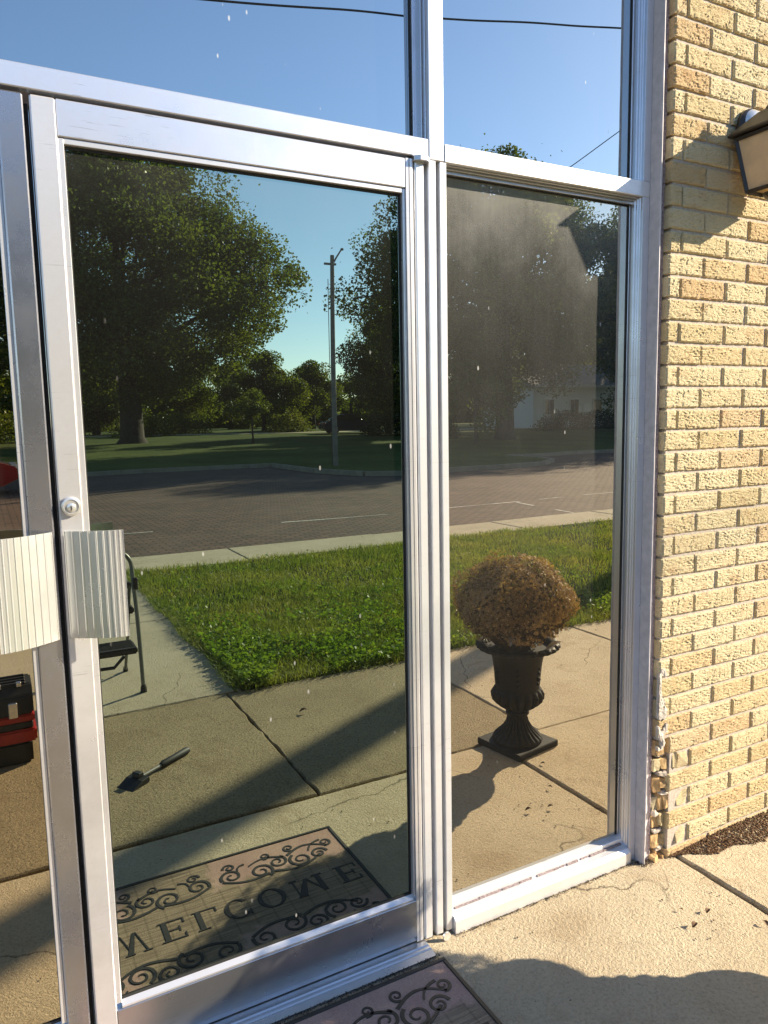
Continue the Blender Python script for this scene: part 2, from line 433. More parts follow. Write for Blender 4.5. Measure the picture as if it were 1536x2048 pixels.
# ------------------------------------------------------------------ mesh helpers
class B:
    """collects shapes, then links them as ONE mesh object"""
    def __init__(s):
        s.v, s.f = [], []
    def add(s, vs_, fs):
        o = len(s.v)
        s.v += [tuple(p) for p in vs_]
        s.f += [tuple(i + o for i in f) for f in fs]
        return s
    def box(s, x0, x1, y0, y1, z0, z1, rot=0, about=None):
        v = [(x, y, z) for z in (z0, z1) for y in (y0, y1) for x in (x0, x1)]
        if rot:
            cx, cy_ = about or ((x0 + x1) / 2, (y0 + y1) / 2)
            c, sn = math.cos(rot), math.sin(rot)
            v = [(cx + (x - cx) * c - (y - cy_) * sn, cy_ + (x - cx) * sn + (y - cy_) * c, z) for x, y, z in v]
        return s.add(v, [(0, 2, 3, 1), (4, 5, 7, 6), (0, 1, 5, 4), (1, 3, 7, 5), (3, 2, 6, 7), (2, 0, 4, 6)])
    def prism(s, poly, axis, a, b):
        """poly in the two other axes (in cyclic order), extruded from a to b along axis"""
        n = len(poly)
        def P(u, w, t):
            return {'z': (u, w, t), 'x': (t, u, w), 'y': (u, t, w)}[axis]
        v = [P(u, w, a) for u, w in poly] + [P(u, w, b) for u, w in poly]
        return s.add(v, [tuple(range(n - 1, -1, -1)), tuple(range(n, 2 * n))] + [(i, (i + 1) % n, n + (i + 1) % n, n + i) for i in range(n)])
    def tube(s, pts, rad, n=8, cap=True):
        pts = [Vector(p) for p in pts]
        if not hasattr(rad, '__len__'):
            rad = [rad] * len(pts)
        vs_, fs = [], []
        ref = Vector((0.31, 0.17, 0.93)).normalized()
        for i, p in enumerate(pts):
            d = (pts[min(i + 1, len(pts) - 1)] - pts[max(i - 1, 0)]).normalized()
            if abs(d.dot(ref)) > 0.97:
                rf = Vector((1, 0.1, 0))
            else:
                rf = ref
            a = d.cross(rf).normalized()
            b = d.cross(a)
            for k in range(n):
                t = 2 * math.pi * k / n
                vs_.append(p + (a * math.cos(t) + b * math.sin(t)) * rad[i])
        for i in range(len(pts) - 1):
            for k in range(n):
                fs.append((i * n + k, i * n + (k + 1) % n, (i + 1) * n + (k + 1) % n, (i + 1) * n + k))
        if cap:
            fs.append(tuple(range(n - 1, -1, -1)))
            fs.append(tuple(range((len(pts) - 1) * n, len(pts) * n)))
        return s.add(vs_, fs)
    def lathe(s, prof, c=(0, 0), n=32, lobes=None, axis='z'):
        """prof: (r, z[, lobe depth])"""
        vs_, fs = [], []
        for p in prof:
            r, z = p[0], p[1]
            d = p[2] if len(p) > 2 else 0
            for k in range(n):
                t = 2 * math.pi * k / n
                rr = r * (1 + d * (abs(math.sin(t * (lobes or 1) / 2)) - 0.5))
                if axis == 'z':
                    vs_.append((c[0] + rr * math.cos(t), c[1] + rr * math.sin(t), z))
                else:   # axis along y
                    vs_.append((c[0] + rr * math.cos(t), z, c[1] + rr * math.sin(t)))
        for i in range(len(prof) - 1):
            for k in range(n):
                q = (i * n + k, i * n + (k + 1) % n, (i + 1) * n + (k + 1) % n, (i + 1) * n + k)
                fs.append(q)
        fs.append(tuple(range(n - 1, -1, -1)))
        fs.append(tuple(range((len(prof) - 1) * n, len(prof) * n)))
        return s.add(vs_, fs)
    def mesh(s, name, bevel=0, seg=1, origin=(0, 0, 0)):
        me = bpy.data.meshes.new(name)
        me.from_pydata([(x - origin[0], y - origin[1], z - origin[2]) for x, y, z in s.v], [], s.f)
        bm = bmesh.new()
        bm.from_mesh(me)
        if bevel:
            bm.normal_update()
            ed = [e for e in bm.edges if len(e.link_faces) == 2 and e.calc_face_angle(0) > R(35)]
            bmesh.ops.bevel(bm, geom=ed, offset=bevel, segments=seg, affect='EDGES', clamp_overlap=True)
        bmesh.ops.recalc_face_normals(bm, faces=bm.faces)
        bm.to_mesh(me)
        bm.free()
        return me

def link(name, me, mat, parent=None, smooth=None):
    o = bpy.data.objects.new(name, me)
    COL.objects.link(o)
    if me is not None and mat is not None and not me.materials:
        me.materials.append(mat)
    if smooth:
        me.polygons.foreach_set('use_smooth', [True] * len(me.polygons))
        me.set_sharp_from_angle(angle=smooth)
    if parent is not None:
        o.parent = parent
    return o

def tag(o, label=None, cat=None, group=None, kind=None):
    for k, v in (('label', label), ('category', cat), ('group', group), ('kind', kind)):
        if v:
            o[k] = v
    return o

def thing(name, label, cat, loc=(0, 0, 0), rz=0, group=None):
    o = bpy.data.objects.new(name, None)
    o.empty_display_size = 0.1
    COL.objects.link(o)
    o.location = loc
    o.rotation_euler = (0, 0, rz)
    return tag(o, label, cat, group)

def children(o):
    return [c for c in bpy.data.objects if c.parent is o]

def root_loc(o):
    while o.parent is not None:
        o = o.parent
    return o.location

def part(name, b, mat, parent, bevel=0, seg=1, smooth=None):
    """b in world coordinates (things with no rotation)"""
    return link(name, b.mesh(name, bevel, seg, root_loc(parent)), M[mat], parent, smooth)

def lpart(name, b, mat, parent, bevel=0, seg=1, smooth=None):
    """b in the thing's own coordinates"""
    return link(name, b.mesh(name, bevel, seg), M[mat], parent, smooth)

def np_mesh(name, verts, faces_per, idx):
    """fast mesh: verts (N,3), idx flat loop indices, faces_per = verts per face (constant)"""
    me = bpy.data.meshes.new(name)
    nf = len(idx) // faces_per
    me.vertices.add(len(verts))
    me.vertices.foreach_set('co', np.asarray(verts, np.float32).ravel())
    me.loops.add(len(idx))
    me.loops.foreach_set('vertex_index', np.asarray(idx, np.int32))
    me.polygons.add(nf)
    me.polygons.foreach_set('loop_start', np.arange(0, len(idx), faces_per, dtype=np.int32))
    me.polygons.foreach_set('loop_total', np.full(nf, faces_per, np.int32))
    me.update(calc_edges=True)
    return me

def quads(name, c, size, aspect=0.6, rng=RNG, flat=None, droop=0.0):
    """a cloud of bent-free leaf quads (diamond shaped) at centres c"""
    n = len(c)
    a = rng.normal(size=(n, 3))
    if flat is not None:
        a[:, 2] *= flat
    a[:, 2] -= droop
    a /= np.linalg.norm(a, axis=1, keepdims=True)
    r = rng.normal(size=(n, 3))
    b = np.cross(a, r)
    b /= np.linalg.norm(b, axis=1, keepdims=True)
    s = (np.asarray(size) * rng.uniform(0.6, 1.35, n))[:, None] if np.ndim(size) == 0 else (size * rng.uniform(0.6, 1.35, n))[:, None]
    v = np.stack([c - a * s * 0.5, c + b * s * aspect * 0.5, c + a * s * 0.5, c - b * s * aspect * 0.5], 1).reshape(-1, 3)
    return np_mesh(name, v, 4, np.arange(n * 4))

# ================================================================== SETTING
def sheet(name, poly, z, mat, kind='structure', thick=0.0):
    b = B()
    if thick:
        b.prism(poly, 'z', z - thick, z)
    else:
        b.add([(x, y, z) for x, y in poly], [tuple(range(len(poly)))])
    o = link(name, b.mesh(name), M[mat])
    o['kind'] = kind
    return o

def far_z(y):
    return 0.018 * min(max(0.0, -y - 24.0), 40.0)

g = sheet('ground', [(-900, -900), (900, -900), (900, 900), (-900, 900)], -0.22, 'soil')

# brick street (main street and the side street that leaves it on the right)
ROADZ = -0.10
sheet('brick_road', [(-60, -23.2), (9.0, -23.2), (9.0, -7.0), (-60, -7.0)], ROADZ, 'road')
sheet('brick_road', [(9.002, -21.9), (70, -21.9), (70, -7.0), (9.002, -7.0)], ROADZ - 0.0, 'road')

# far park lawn, rising gently beyond the street
def far_lawn():
    b = B()
    # rows along y, outline of the kerb side depends on x
    isl = [(9.0, -23.2), (9.0, -19.4), (9.6, -17.3), (10.6, -16.5), (14.0, -16.9), (16.2, -17.5), (17.4, -18.4), (17.9, -19.6), (18.0, -21.9)]
    xs = [-250, -120, -60, -30, -15, 0] + [p[0] for p in isl] + [30, 45, 70, 120, 250]
    yk = [-23.2] * 6 + [p[1] for p in isl] + [-21.9] * 5
    rows = [0, None, -24, -34, -44, -54, -64, -90, -140, -300]
    verts, faces = [], []
    for x, y0 in zip(xs, yk):
        for j, yy in enumerate(rows):
            if j == 0:
                verts.append((x, y0, ROADZ - 0.1))
            elif j == 1:
                verts.append((x, y0, 0.03))
            else:
                verts.append((x, yy, 0.03 + far_z(yy)))
    nr = len(rows)
    for i in range(len(xs) - 1):
        for j in range(nr - 1):
            faces.append((i * nr + j, (i + 1) * nr + j, (i + 1) * nr + j + 1, i * nr + j + 1))
    b.add(verts, faces)
    o = link('park_lawn', b.mesh('park_lawn'), M['far_lawn'])
    o['kind'] = 'structure'
    # kerb stone along that edge
    k = B()
    pts = [(-60, -23.2)] + isl + [(30, -21.9), (70, -21.9)]
    for a, c in zip(pts, pts[1:]):
        a, c = Vector((*a, 0)), Vector((*c, 0))
        if (c - a).length < 0.05:
            continue
        d = (c - a).normalized()
        nrm = Vector((-d.y, d.x, 0))
        q = [a - nrm * 0.02, c - nrm * 0.02, c + nrm * 0.13, a + nrm * 0.13]
        k.prism([(p.x, p.y) for p in q], 'z', ROADZ - 0.05, 0.036)
    o = link('far_kerb', k.mesh('far_kerb'), M['kerb'])
    o['kind'] = 'structure'
far_lawn()
# path across the park
pv = []
for x in np.linspace(-40, 60, 26):
    y = -62 + 6 * math.sin(x * 0.05) + x * 0.12
    pv.append((x, y))
b = B()
vv = [(x, y + 1.1, 0.05 + far_z(y + 1.1)) for x, y in pv] + [(x, y - 1.1, 0.05 + far_z(y - 1.1)) for x, y in pv]
n = len(pv)
b.add(vv, [(i, i + 1, n + i + 1, n + i) for i in range(n - 1)])
link('park_path', b.mesh('park_path'), M['conc_pale'])['kind'] = 'structure'

# worn parking lines painted on the bricks
def paint_line(pts, w, seed):
    rnd = random.Random(seed)
    b = B()
    for (x0, y0), (x1, y1) in zip(pts, pts[1:]):
        L = math.hypot(x1 - x0, y1 - y0)
        dx, dy = (x1 - x0) / L, (y1 - y0) / L
        t = 0
        while t < L:
            st = rnd.uniform(0.12, 0.9)
            if rnd.random() < 0.78:
                t1 = min(L, t + st)
                wa, wb = w * rnd.uniform(0.35, 1), w * rnd.uniform(0.35, 1)
                ax, ay, cx, cy_ = x0 + dx * t, y0 + dy * t, x0 + dx * t1, y0 + dy * t1
                b.add([(ax - dy * wa / 2, ay + dx * wa / 2, ROADZ + 0.004), (cx - dy * wb / 2, cy_ + dx * wb / 2, ROADZ + 0.004),
                       (cx + dy * wb / 2, cy_ - dx * wb / 2, ROADZ + 0.004), (ax + dy * wa / 2, ay - dx * wa / 2, ROADZ + 0.004)], [(0, 1, 2, 3)])
            t += st
    o = link('road_marking', b.mesh('road_marking'), M['paint'])
    o['kind'] = 'structure'
paint_line([(-6, -9.7), (1.6, -9.6), (6.0, -9.35), (12.0, -9.55), (20, -9.6)], 0.085, 3)
paint_line([(8.75, -9.35), (8.5, -7.2)], 0.085, 5)
paint_line([(0.4, -9.5), (0.2, -7.2)], 0.085, 6)

# pavement slabs: one structure, each slab a piece
pav = bpy.data.objects.new('pavement', None)
COL.objects.link(pav)
pav['kind'] = 'structure'
def slab(x0, x1, y0, y1, mat='conc', z=0.0, seed=0, jit=0.004, parent=pav, name='slab', slope=(0, 0)):
    rnd = random.Random(seed * 17 + 3)
    g_ = 0.006
    x0 += g_; x1 -= g_; y0 += g_; y1 -= g_
    def edge(ax, ay, bx, by):
        L = math.hypot(bx - ax, by - ay)
        k = max(2, int(L / 0.045))
        out = []
        for i in range(k):
            t = i / k
            off = (noise.noise(Vector((ax + (bx - ax) * t, ay + (by - ay) * t, seed)) * 9) * 0.8 + rnd.uniform(-1, 1) * 0.35) * jit
            if i == 0:
                off = 0
            nx, ny = (by - ay) / L, -(bx - ax) / L
            out.append((ax + (bx - ax) * t + nx * off, ay + (by - ay) * t + ny * off))
        return out
    poly = edge(x0, y0, x1, y0) + edge(x1, y0, x1, y1) + edge(x1, y1, x0, y1) + edge(x0, y1, x0, y0)
    b = B()
    n = len(poly)
    cx, cy_ = (x0 + x1) / 2, (y0 + y1) / 2
    ins = 0.006
    def zz(x, y):
        return z + slope[0] * (x - cx) + slope[1] * (y - cy_)
    top = [(cx + (x - cx) * (1 - ins / max(0.05, abs(x1 - x0) / 2)), cy_ + (y - cy_) * (1 - ins / max(0.05, abs(y1 - y0) / 2))) for x, y in poly]
    v = [(x, y, z - 0.12) for x, y in poly] + [(x, y, zz(x, y) - 0.005) for x, y in poly] + [(x, y, zz(x, y)) for x, y in top]
    f = [(i, (i + 1) % n, n + (i + 1) % n, n + i) for i in range(n)]
    f += [(n + i, n + (i + 1) % n, 2 * n + (i + 1) % n, 2 * n + i) for i in range(n)]
    f.append(tuple(range(2 * n, 3 * n)))
    b.add(v, f)
    return part(name, b, mat, parent)
sd = 0
# row next to the building
for x0, x1, z in [(-3.2, -1.2, 0), (-1.2, 1.965, 0.0), (1.965, 3.9, 0.004), (3.9, 5.9, 0), (5.9, 8.5, 0)]:
    sd += 1
    slab(x0, x1, -0.905, 0.30 if x1 < 1.9 or x0 > 1.96 else 0.30, 'conc', z, sd, 0.003)
# second row, rougher
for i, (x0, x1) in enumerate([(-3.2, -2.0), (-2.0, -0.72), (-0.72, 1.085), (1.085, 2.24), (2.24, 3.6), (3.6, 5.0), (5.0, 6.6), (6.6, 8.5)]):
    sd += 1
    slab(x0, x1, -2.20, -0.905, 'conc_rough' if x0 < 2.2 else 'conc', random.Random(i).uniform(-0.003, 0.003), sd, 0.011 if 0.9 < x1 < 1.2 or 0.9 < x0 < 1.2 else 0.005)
# the walk out to the street
for y0, y1 in [(-4.05, -2.2), (-6.05, -4.05)]:
    sd += 1
    slab(-0.72, 1.18, y0, y1, 'conc_pale', 0.003, sd, 0.005)
# kerb-side strip
xk = -13.0
i = 0
while xk < 26:
    sd += 1
    w = 1.95 if i != 7 else 1.85
    slab(xk, xk + w, -6.98, -6.08, 'conc_pale', 0.004 * ((i * 7) % 3 - 1), sd, 0.004)
    xk += w
    i += 1
b = B()
b.box(-13, 26, -6.985, -0.2, -0.2, -0.03)
link('soil_bed', b.mesh('soil_bed'), M['soil'])['kind'] = 'structure'

# near lawn between the pavement and the kerb strip
LAWN = [(1.20, 14.0, -6.07, -2.22), (-9.0, -0.75, -6.07, -2.22)]
def lawn_z(x, y):
    return -0.012 + 0.018 * noise.noise(Vector((x * 1.3, y * 1.3, 0))) + 0.008 * noise.noise(Vector((x * 5, y * 5, 3)))
for (x0, x1, y0, y1) in LAWN:
    nx, ny = int((x1 - x0) / 0.12), int((y1 - y0) / 0.12)
    vv = [(x0 + (x1 - x0) * i / nx, y0 + (y1 - y0) * j / ny, 0) for j in range(ny + 1) for i in range(nx + 1)]
    vv = [(x, y, lawn_z(x, y)) for x, y, _ in vv]
    ff = [(j * (nx + 1) + i, j * (nx + 1) + i + 1, (j + 1) * (nx + 1) + i + 1, (j + 1) * (nx + 1) + i) for j in range(ny) for i in range(nx)]
    link('lawn', B().add(vv, ff).mesh('lawn'), M['lawn'])['kind'] = 'structure'

# ================================================================== BRICK WALL
wall = thing('brick_wall', 'buff yellow rug-faced brick wall with a chipped lower corner right of the window', 'brick wall', (1.86, 0, 0))
BF = -0.052                      # face of the bricks
PITCHZ, MODX = 0.0667, 0.2085
b = B(); b.box(1.874, 5.2, BF + 0.0075, 0.28, 0.425, 3.6); b.box(1.932, 5.2, BF + 0.0075, 0.28, -0.1, 0.425)
part('mortar', b, 'mortar', wall)
def brick_mesh(L, H, D, seed, nx=46, nz=15):
    """rug-faced brick: face, left end and edges carry real relief; local origin at lower left front corner"""
    nx = max(8, int(nx * L / 0.2))
    o = Vector((seed * 3.71, seed * 1.37, seed * 7.9))
    def relief(u, w):
        a = noise.noise(Vector((u * 38, w * 150, 0)) + o)
        a2 = noise.noise(Vector((u * 75 + w * 60, w * 230 - u * 20, 4)) + o)
        c = noise.noise(Vector((u * 120, w * 260, 9)) + o)
        cut = max(0.0, 0.22 - abs(a + 0.35 * c)) / 0.22
        return -0.0058 * cut ** 1.2 * (0.5 + 0.5 * noise.noise(Vector((u * 20, w * 40, 2)) + o)) + 0.0009 * a2 + 0.0006 * c
    vs_, fs = [], []
    for j in range(nz + 1):
        for i in range(nx + 1):
            u, w = L * i / nx, H * j / nz
            e = min(u, L - u, w, H - w)
            rnd = 0.0035 * max(0, 1 - e / 0.005) ** 2
            ju = 0.0012 * noise.noise(Vector((w * 60, seed, 1))) if i in (0, nx) else 0
            jw = 0.0014 * noise.noise(Vector((u * 45, seed, 5))) if j in (0, nz) else 0
            vs_.append((u + ju, -relief(u, w) + rnd, w + jw))
    W_ = nx + 1
    for j in range(nz):
        for i in range(nx):
            fs.append((j * W_ + i, j * W_ + i + 1, (j + 1) * W_ + i + 1, (j + 1) * W_ + i))
    ring = [i for i in range(W_)] + [j * W_ + nx for j in range(1, nz + 1)] + [nz * W_ + i for i in range(nx - 1, -1, -1)] + [j * W_ for j in range(nz - 1, 0, -1)]
    k = len(vs_)
    for r in ring:
        x, y, z = vs_[r]
        vs_.append((x + 0.0008 * noise.noise(Vector((z * 90, seed, 7))), D, z))
    n = len(ring)
    for q in range(n):
        fs.append((ring[(q + 1) % n], ring[q], k + q, k + (q + 1) % n))
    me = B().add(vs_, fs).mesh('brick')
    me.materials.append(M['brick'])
    return me
BL, BH = 0.1985, 0.0572
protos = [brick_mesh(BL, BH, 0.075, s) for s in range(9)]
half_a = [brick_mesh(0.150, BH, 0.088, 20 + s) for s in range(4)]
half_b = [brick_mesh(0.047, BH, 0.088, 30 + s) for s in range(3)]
rb = random.Random(5)
XC = 1.862
stuffb = B()
nb = 0
CHIP = {}
for k in range(-1, 54):
    z0 = 0.0333 + (k - 0) * PITCHZ + 0.0048
    wide = (k % 2 == 0)
    xw = 0.155 if wide else 0.0525
    x = XC
    lean = 0.010 * max(0.0, (1.5 - z0)) / 1.5       # the corner runs a touch out of plumb, as in the photo
    x += lean
    first = True
    while x < 5.1:
        w = xw if first else MODX
        inview = x < 2.80 and z0 < 2.86
        low = z0 < 0.40
        if inview:
            if first and low:
                CHIP[k] = (x, z0, wide)
            else:
                me = (rb.choice(half_a) if wide else rb.choice(half_b)) if first else rb.choice(protos)
                o = link('brick', me, None, wall)
                o.location = (x - 1.86, BF + rb.uniform(-0.0015, 0.0018), z0 + rb.uniform(-0.001, 0.001))
                o.rotation_euler = (rb.uniform(-0.008, 0.008), rb.uniform(-0.004, 0.004), rb.uniform(-0.006, 0.006))
                nb += 1
        else:
            stuffb.box(x, x + w - 0.01, BF + rb.uniform(-0.001, 0.001), BF + 0.07, z0, z0 + BH)
        x += w
        first = False
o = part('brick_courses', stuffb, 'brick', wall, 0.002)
o['kind'] = 'stuff'
# broken corner: jagged leftovers of the corner bricks
def chunk(b, cx, cy_, cz, sx, sy, sz, seed):
    rnd = random.Random(seed)
    bm = bmesh.new()
    pts = []
    for ix in (-1, 1):
        for iy in (-1, 1):
            for iz in (-1, 1):
                for q in range(2):
                    pts.append(bm.verts.new((cx + ix * sx * rnd.uniform(0.55, 1), cy_ + iy * sy * rnd.uniform(0.55, 1), cz + iz * sz * rnd.uniform(0.6, 1))))
    bmesh.ops.convex_hull(bm, input=bm.verts)
    bmesh.ops.subdivide_edges(bm, edges=bm.edges[:], cuts=1, use_grid_fill=True)
    for v in bm.verts:
        v.co += Vector((rnd.uniform(-1, 1), rnd.uniform(-1, 1), rnd.uniform(-1, 1))) * 0.0022
    bmesh.ops.delete(bm, geom=[v for v in bm.verts if not v.link_faces], context='VERTS')
    bm.verts.index_update()
    b.add([v.co[:] for v in bm.verts], [[v.index for v in f.verts] for f in bm.faces])
    bm.free()
for k, (x, z0, wide) in CHIP.items():
    w = 0.150 if wide else 0.047
    rnd = random.Random(k * 5 + 1)
    zc = z0 + BH / 2
    if wide:          # what is left of the long corner brick next to the sound one
        b = B(); chunk(b, x + w * 0.79, BF + 0.036 + rnd.uniform(0, 0.003), zc, w * 0.20, 0.037, BH / 2 + 0.001, k + 40)
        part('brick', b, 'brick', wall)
    lim = w * 0.60 if wide else w
    q = 0.0
    step = 0
    while q < lim:
        sx = rnd.uniform(0.010, 0.020)
        b = B()
        chunk(b, x + q + sx * 0.8, BF + rnd.uniform(0.038, 0.062), zc + rnd.uniform(-0.008, 0.008), sx, 0.040, rnd.uniform(0.018, 0.036), k * 13 + step + 70)
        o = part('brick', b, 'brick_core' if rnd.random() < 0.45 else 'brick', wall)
        o['label'] = 'broken corner brick with its rough core showing'
        q += sx * 1.5
        step += 1
    b = B(); chunk(b, x + rnd.uniform(0.01, 0.05), BF + rnd.uniform(0.034, 0.05), z0 - 0.004, rnd.uniform(0.012, 0.024), 0.034, 0.008, k + 90)
    part('mortar_chunk', b, 'mortar', wall)
b = B(); b.box(1.868, 1.931, BF + 0.064, 0.2, -0.1, 0.424)
part('mortar', b, 'mortar', wall)
# pale mortar smeared over the corner above the break
b = B()
nxp, nzp = 26, 110
gv = {}
def sm(i_, k_):
    x = 1.864 + 0.062 * i_ / nxp
    z = 0.395 + 0.275 * k_ / nzp
    n1 = noise.noise(Vector((x * 55, z * 30, 2)))
    n2 = noise.noise(Vector((x * 190, z * 150, 6)))
    edge = (i_ / nxp - 0.42 + 0.25 * math.sin(z * 23)) * 1.5
    return n1 * 0.9 - max(0, edge) * 1.6 + 0.15, (x, BF - 0.0012 - 0.0028 * max(0, n1 + 0.5) - 0.0016 * n2, z)
for k_ in range(nzp + 1):
    for i_ in range(nxp + 1):
        gv[i_, k_] = sm(i_, k_)
idx = {}
vs_, fs = [], []
for k_ in range(nzp):
    for i_ in range(nxp):
        q4 = [(i_, k_), (i_ + 1, k_), (i_ + 1, k_ + 1), (i_, k_ + 1)]
        if min(gv[q][0] for q in q4) > 0:
            for q in q4:
                if q not in idx:
                    idx[q] = len(vs_)
                    vs_.append(gv[q][1])
            fs.append([idx[q] for q in q4])
# give the sheet thickness back to the bricks
n0 = len(vs_)
vs_ += [(x, BF + 0.009, z) for x, y, z in vs_[:n0]]
from collections import Counter
ec = Counter()
for f in fs:
    for a, c in zip(f, f[1:] + f[:1]):
        ec[(a, c)] += 1
for (a, c) in list(ec):
    if (c, a) not in ec:
        fs.append([c, a, n0 + a, n0 + c])
b.add(vs_, fs)
o = part('mortar_patch', b, 'smear', wall)
o['kind'] = 'stuff'
# fascia / upper wall over the glazing (outside the frame, shades nothing)
b = B(); b.box(-1.9, 1.855, 0.02, 0.30, 3.125, 3.6)
part('upper_panel', b, 'fascia', wall)
b = B(); b.box(-1.9, -1.55, -0.03, 0.30, -0.1, 3.12)
part('side_panel', b, 'fascia', wall)

# ================================================================== STOREFRONT FRAME
fr = thing('storefront_frame', 'weathered aluminium storefront frame with transoms and a tall sidelight beside the doors', 'storefront frame', (1.05, 0, 0))
b = B(); b.box(1.048, 1.093, 0.0, 0.115, 2.1345, 3.12)
part('mullion', b, 'alu', fr, 0.002)
b = B(); b.prism([(1.032, 0.115), (1.0465, 0.115), (1.0465, 0.05), (1.032, 0.05)], 'z', 2.1845, 3.12)
b.prism([(1.038, 0.052), (1.0475, 0.052), (1.0475, 0.026), (1.042, 0.026)], 'z', 2.1845, 3.12)
b.box(1.0445, 1.0475, 0.012, 0.0205, 2.1845, 3.12)
part('mullion_bead', b, 'alu_sky', fr, 0.001)
# fluted jamb between door and sidelight
jp = [(1.006, 0.10), (1.006, 0.006), (1.010, 0.001), (1.0305, 0.001), (1.0325, 0.004), (1.0325, 0.022), (1.0445, 0.022), (1.0445, 0.003), (1.0465, 0.0),
      (1.066, 0.0), (1.0675, 0.003), (1.0675, 0.026), (1.0795, 0.026), (1.0795, 0.003), (1.081, 0.001), (1.0985, 0.001), (1.100, 0.003), (1.100, 0.10)]
b = B(); b.prism(jp, 'z', 0.013, 2.1325)
part('door_jamb', b, 'alu', fr)
b = B()
b.box(-0.86, 1.0465, 0.0, 0.115, 2.1375, 2.1835)
part('header', b, 'alu_sky', fr, 0.002)
b = B()
b.box(1.0945, 1.8275, -0.001, 0.10, 2.1335, 2.1785)
part('transom_bar', b, 'alu', fr, 0.0018)
b = B()
b.box(1.1005, 1.796, 0.012, 0.020, 2.1295, 2.1330); b.box(1.1005, 1.796, 0.022, 0.028, 2.1250, 2.1332); b.box(1.1005, 1.796, 0.0295, 0.0435, 2.1165, 2.1332)
part('glazing_bead', b, 'alu_dull', fr, 0.0006)
# right jamb with its stepped side
rj = [(1.8275, 0.115), (1.8275, 0.0), (1.800, 0.0), (1.800, 0.010), (1.7975, 0.010), (1.7975, 0.016), (1.794, 0.016), (1.794, 0.024), (1.7905, 0.024), (1.7905, 0.043), (1.787, 0.043), (1.787, 0.115)]
b = B(); b.prism(rj, 'z', 0.0, 2.1330); b.prism(rj, 'z', 2.1792, 3.12)
part('side_jamb', b, 'alu_sky', fr, 0.0006)
b = B(); b.prism([(-0.012, 0), (-0.012, 0.040), (0.0, 0.051), (0.0235, 0.056), (0.0235, 0.074), (0.0425, 0.081), (0.075, 0.081), (0.075, 0)], 'x', 1.1012, 1.7995)
part('sill', b, 'alu', fr, 0.0012)
# cracked sealant line on the sill
b = B()
rs = random.Random(2)
x = 1.12
while x < 1.78:
    w = rs.uniform(0.02, 0.09)
    b.box(x, min(x + w, 1.785), 0.0205 - rs.uniform(0, 0.003), 0.0233, 0.0558, 0.0590 + rs.uniform(0, 0.003))
    x += w + rs.uniform(0.0, 0.02)
part('sealant_line', b, 'caulk', fr)
b = B(); b.box(-0.86, 1.846, 0.0, 0.115, 3.075, 3.122)
part('head', b, 'alu', fr, 0.002)
b = B(); b.box(-0.90, -0.86, 0.0, 0.115, 0, 3.12)
part('side_jamb', b, 'alu', fr, 0.002)
# edge trim between frame and brick with a bead of cracked sealant
tp = [(1.8285, 0.05), (1.8280, -0.030), (1.8290, -0.0380), (1.8312, -0.0398), (1.8338, -0.0390), (1.8365, -0.0320), (1.8420, -0.0235), (1.8500, -0.0215), (1.866, -0.0215), (1.866, 0.05)]
b = B()
zs = np.linspace(0.0, 3.12, 130)
n = len(tp)
vs_ = []
for z in zs:
    lean = 0.009 * max(0.0, 1.5 - z) / 1.5
    for (x, y) in tp:
        k = 0.0012 * noise.noise(Vector((x * 200, z * 9, 0)))
        vs_.append((x + (lean if x > 1.845 else 0) + k * 0.4, y + k, z))
b.add(vs_, [(i * n + q, i * n + (q + 1) % n, (i + 1) * n + (q + 1) % n, (i + 1) * n + q) for i in range(len(zs) - 1) for q in range(n)])
part('edge_trim', b, 'trim', fr, 0, 1, R(40))
b = B()
pts, rad = [], []
for z in np.linspace(0.02, 3.1, 420):
    lean = 0.009 * max(0.0, 1.5 - z) / 1.5
    pts.append((1.8600 + lean + 0.0022 * noise.noise(Vector((z * 14, 1, 0))), -0.0225 + 0.003 * noise.noise(Vector((z * 31, 5, 0))), z))
    rad.append(0.0035 + 0.0022 * abs(noise.noise(Vector((z * 45, 9, 0)))))
b.tube(pts, rad, 6)
part('sealant_bead', b, 'caulk', fr)
# panes
b = B(); b.box(1.1005, 1.790, 0.0445, 0.0505, 0.0815, 2.1200)
part('sidelight_pane', b, 'glass_side', fr)
b = B(); b.box(1.0935, 1.7905, 0.046, 0.052, 2.1790, 3.074)
part('transom_pane', b, 'glass_top', fr)
b = B(); b.box(-0.859, 1.036, 0.060, 0.066, 2.1842, 3.074)
part('transom_pane', b, 'glass_top', fr)
gk = B()
for (x0, x1, z0, z1, y) in [(1.1005, 1.7865, 0.0815, 2.1165, 0.0405), (1.0938, 1.7865, 2.1795, 3.074, 0.042), (-0.855, 1.0315, 2.1845, 3.074, 0.056)]:
    w = 0.0035
    gk.box(x0, x0 + w, y, y + 0.004, z0, z1); gk.box(x1 - w, x1, y, y + 0.004, z0, z1)
    gk.box(x0 + w, x1 - w, y, y + 0.004, z1 - w, z1)
part('gasket', gk, 'gasket', fr)
# threshold
b = B()
b.prism([(-0.062, 0), (-0.060, 0.006), (-0.040, 0.0105), (-0.036, 0.0085), (-0.032, 0.0110), (-0.026, 0.0115), (-0.022, 0.0095), (-0.018, 0.0125), (0.10, 0.0125), (0.10, 0)], 'x', -0.86, 1.004)
part('threshold', b, 'alu_dull', fr)
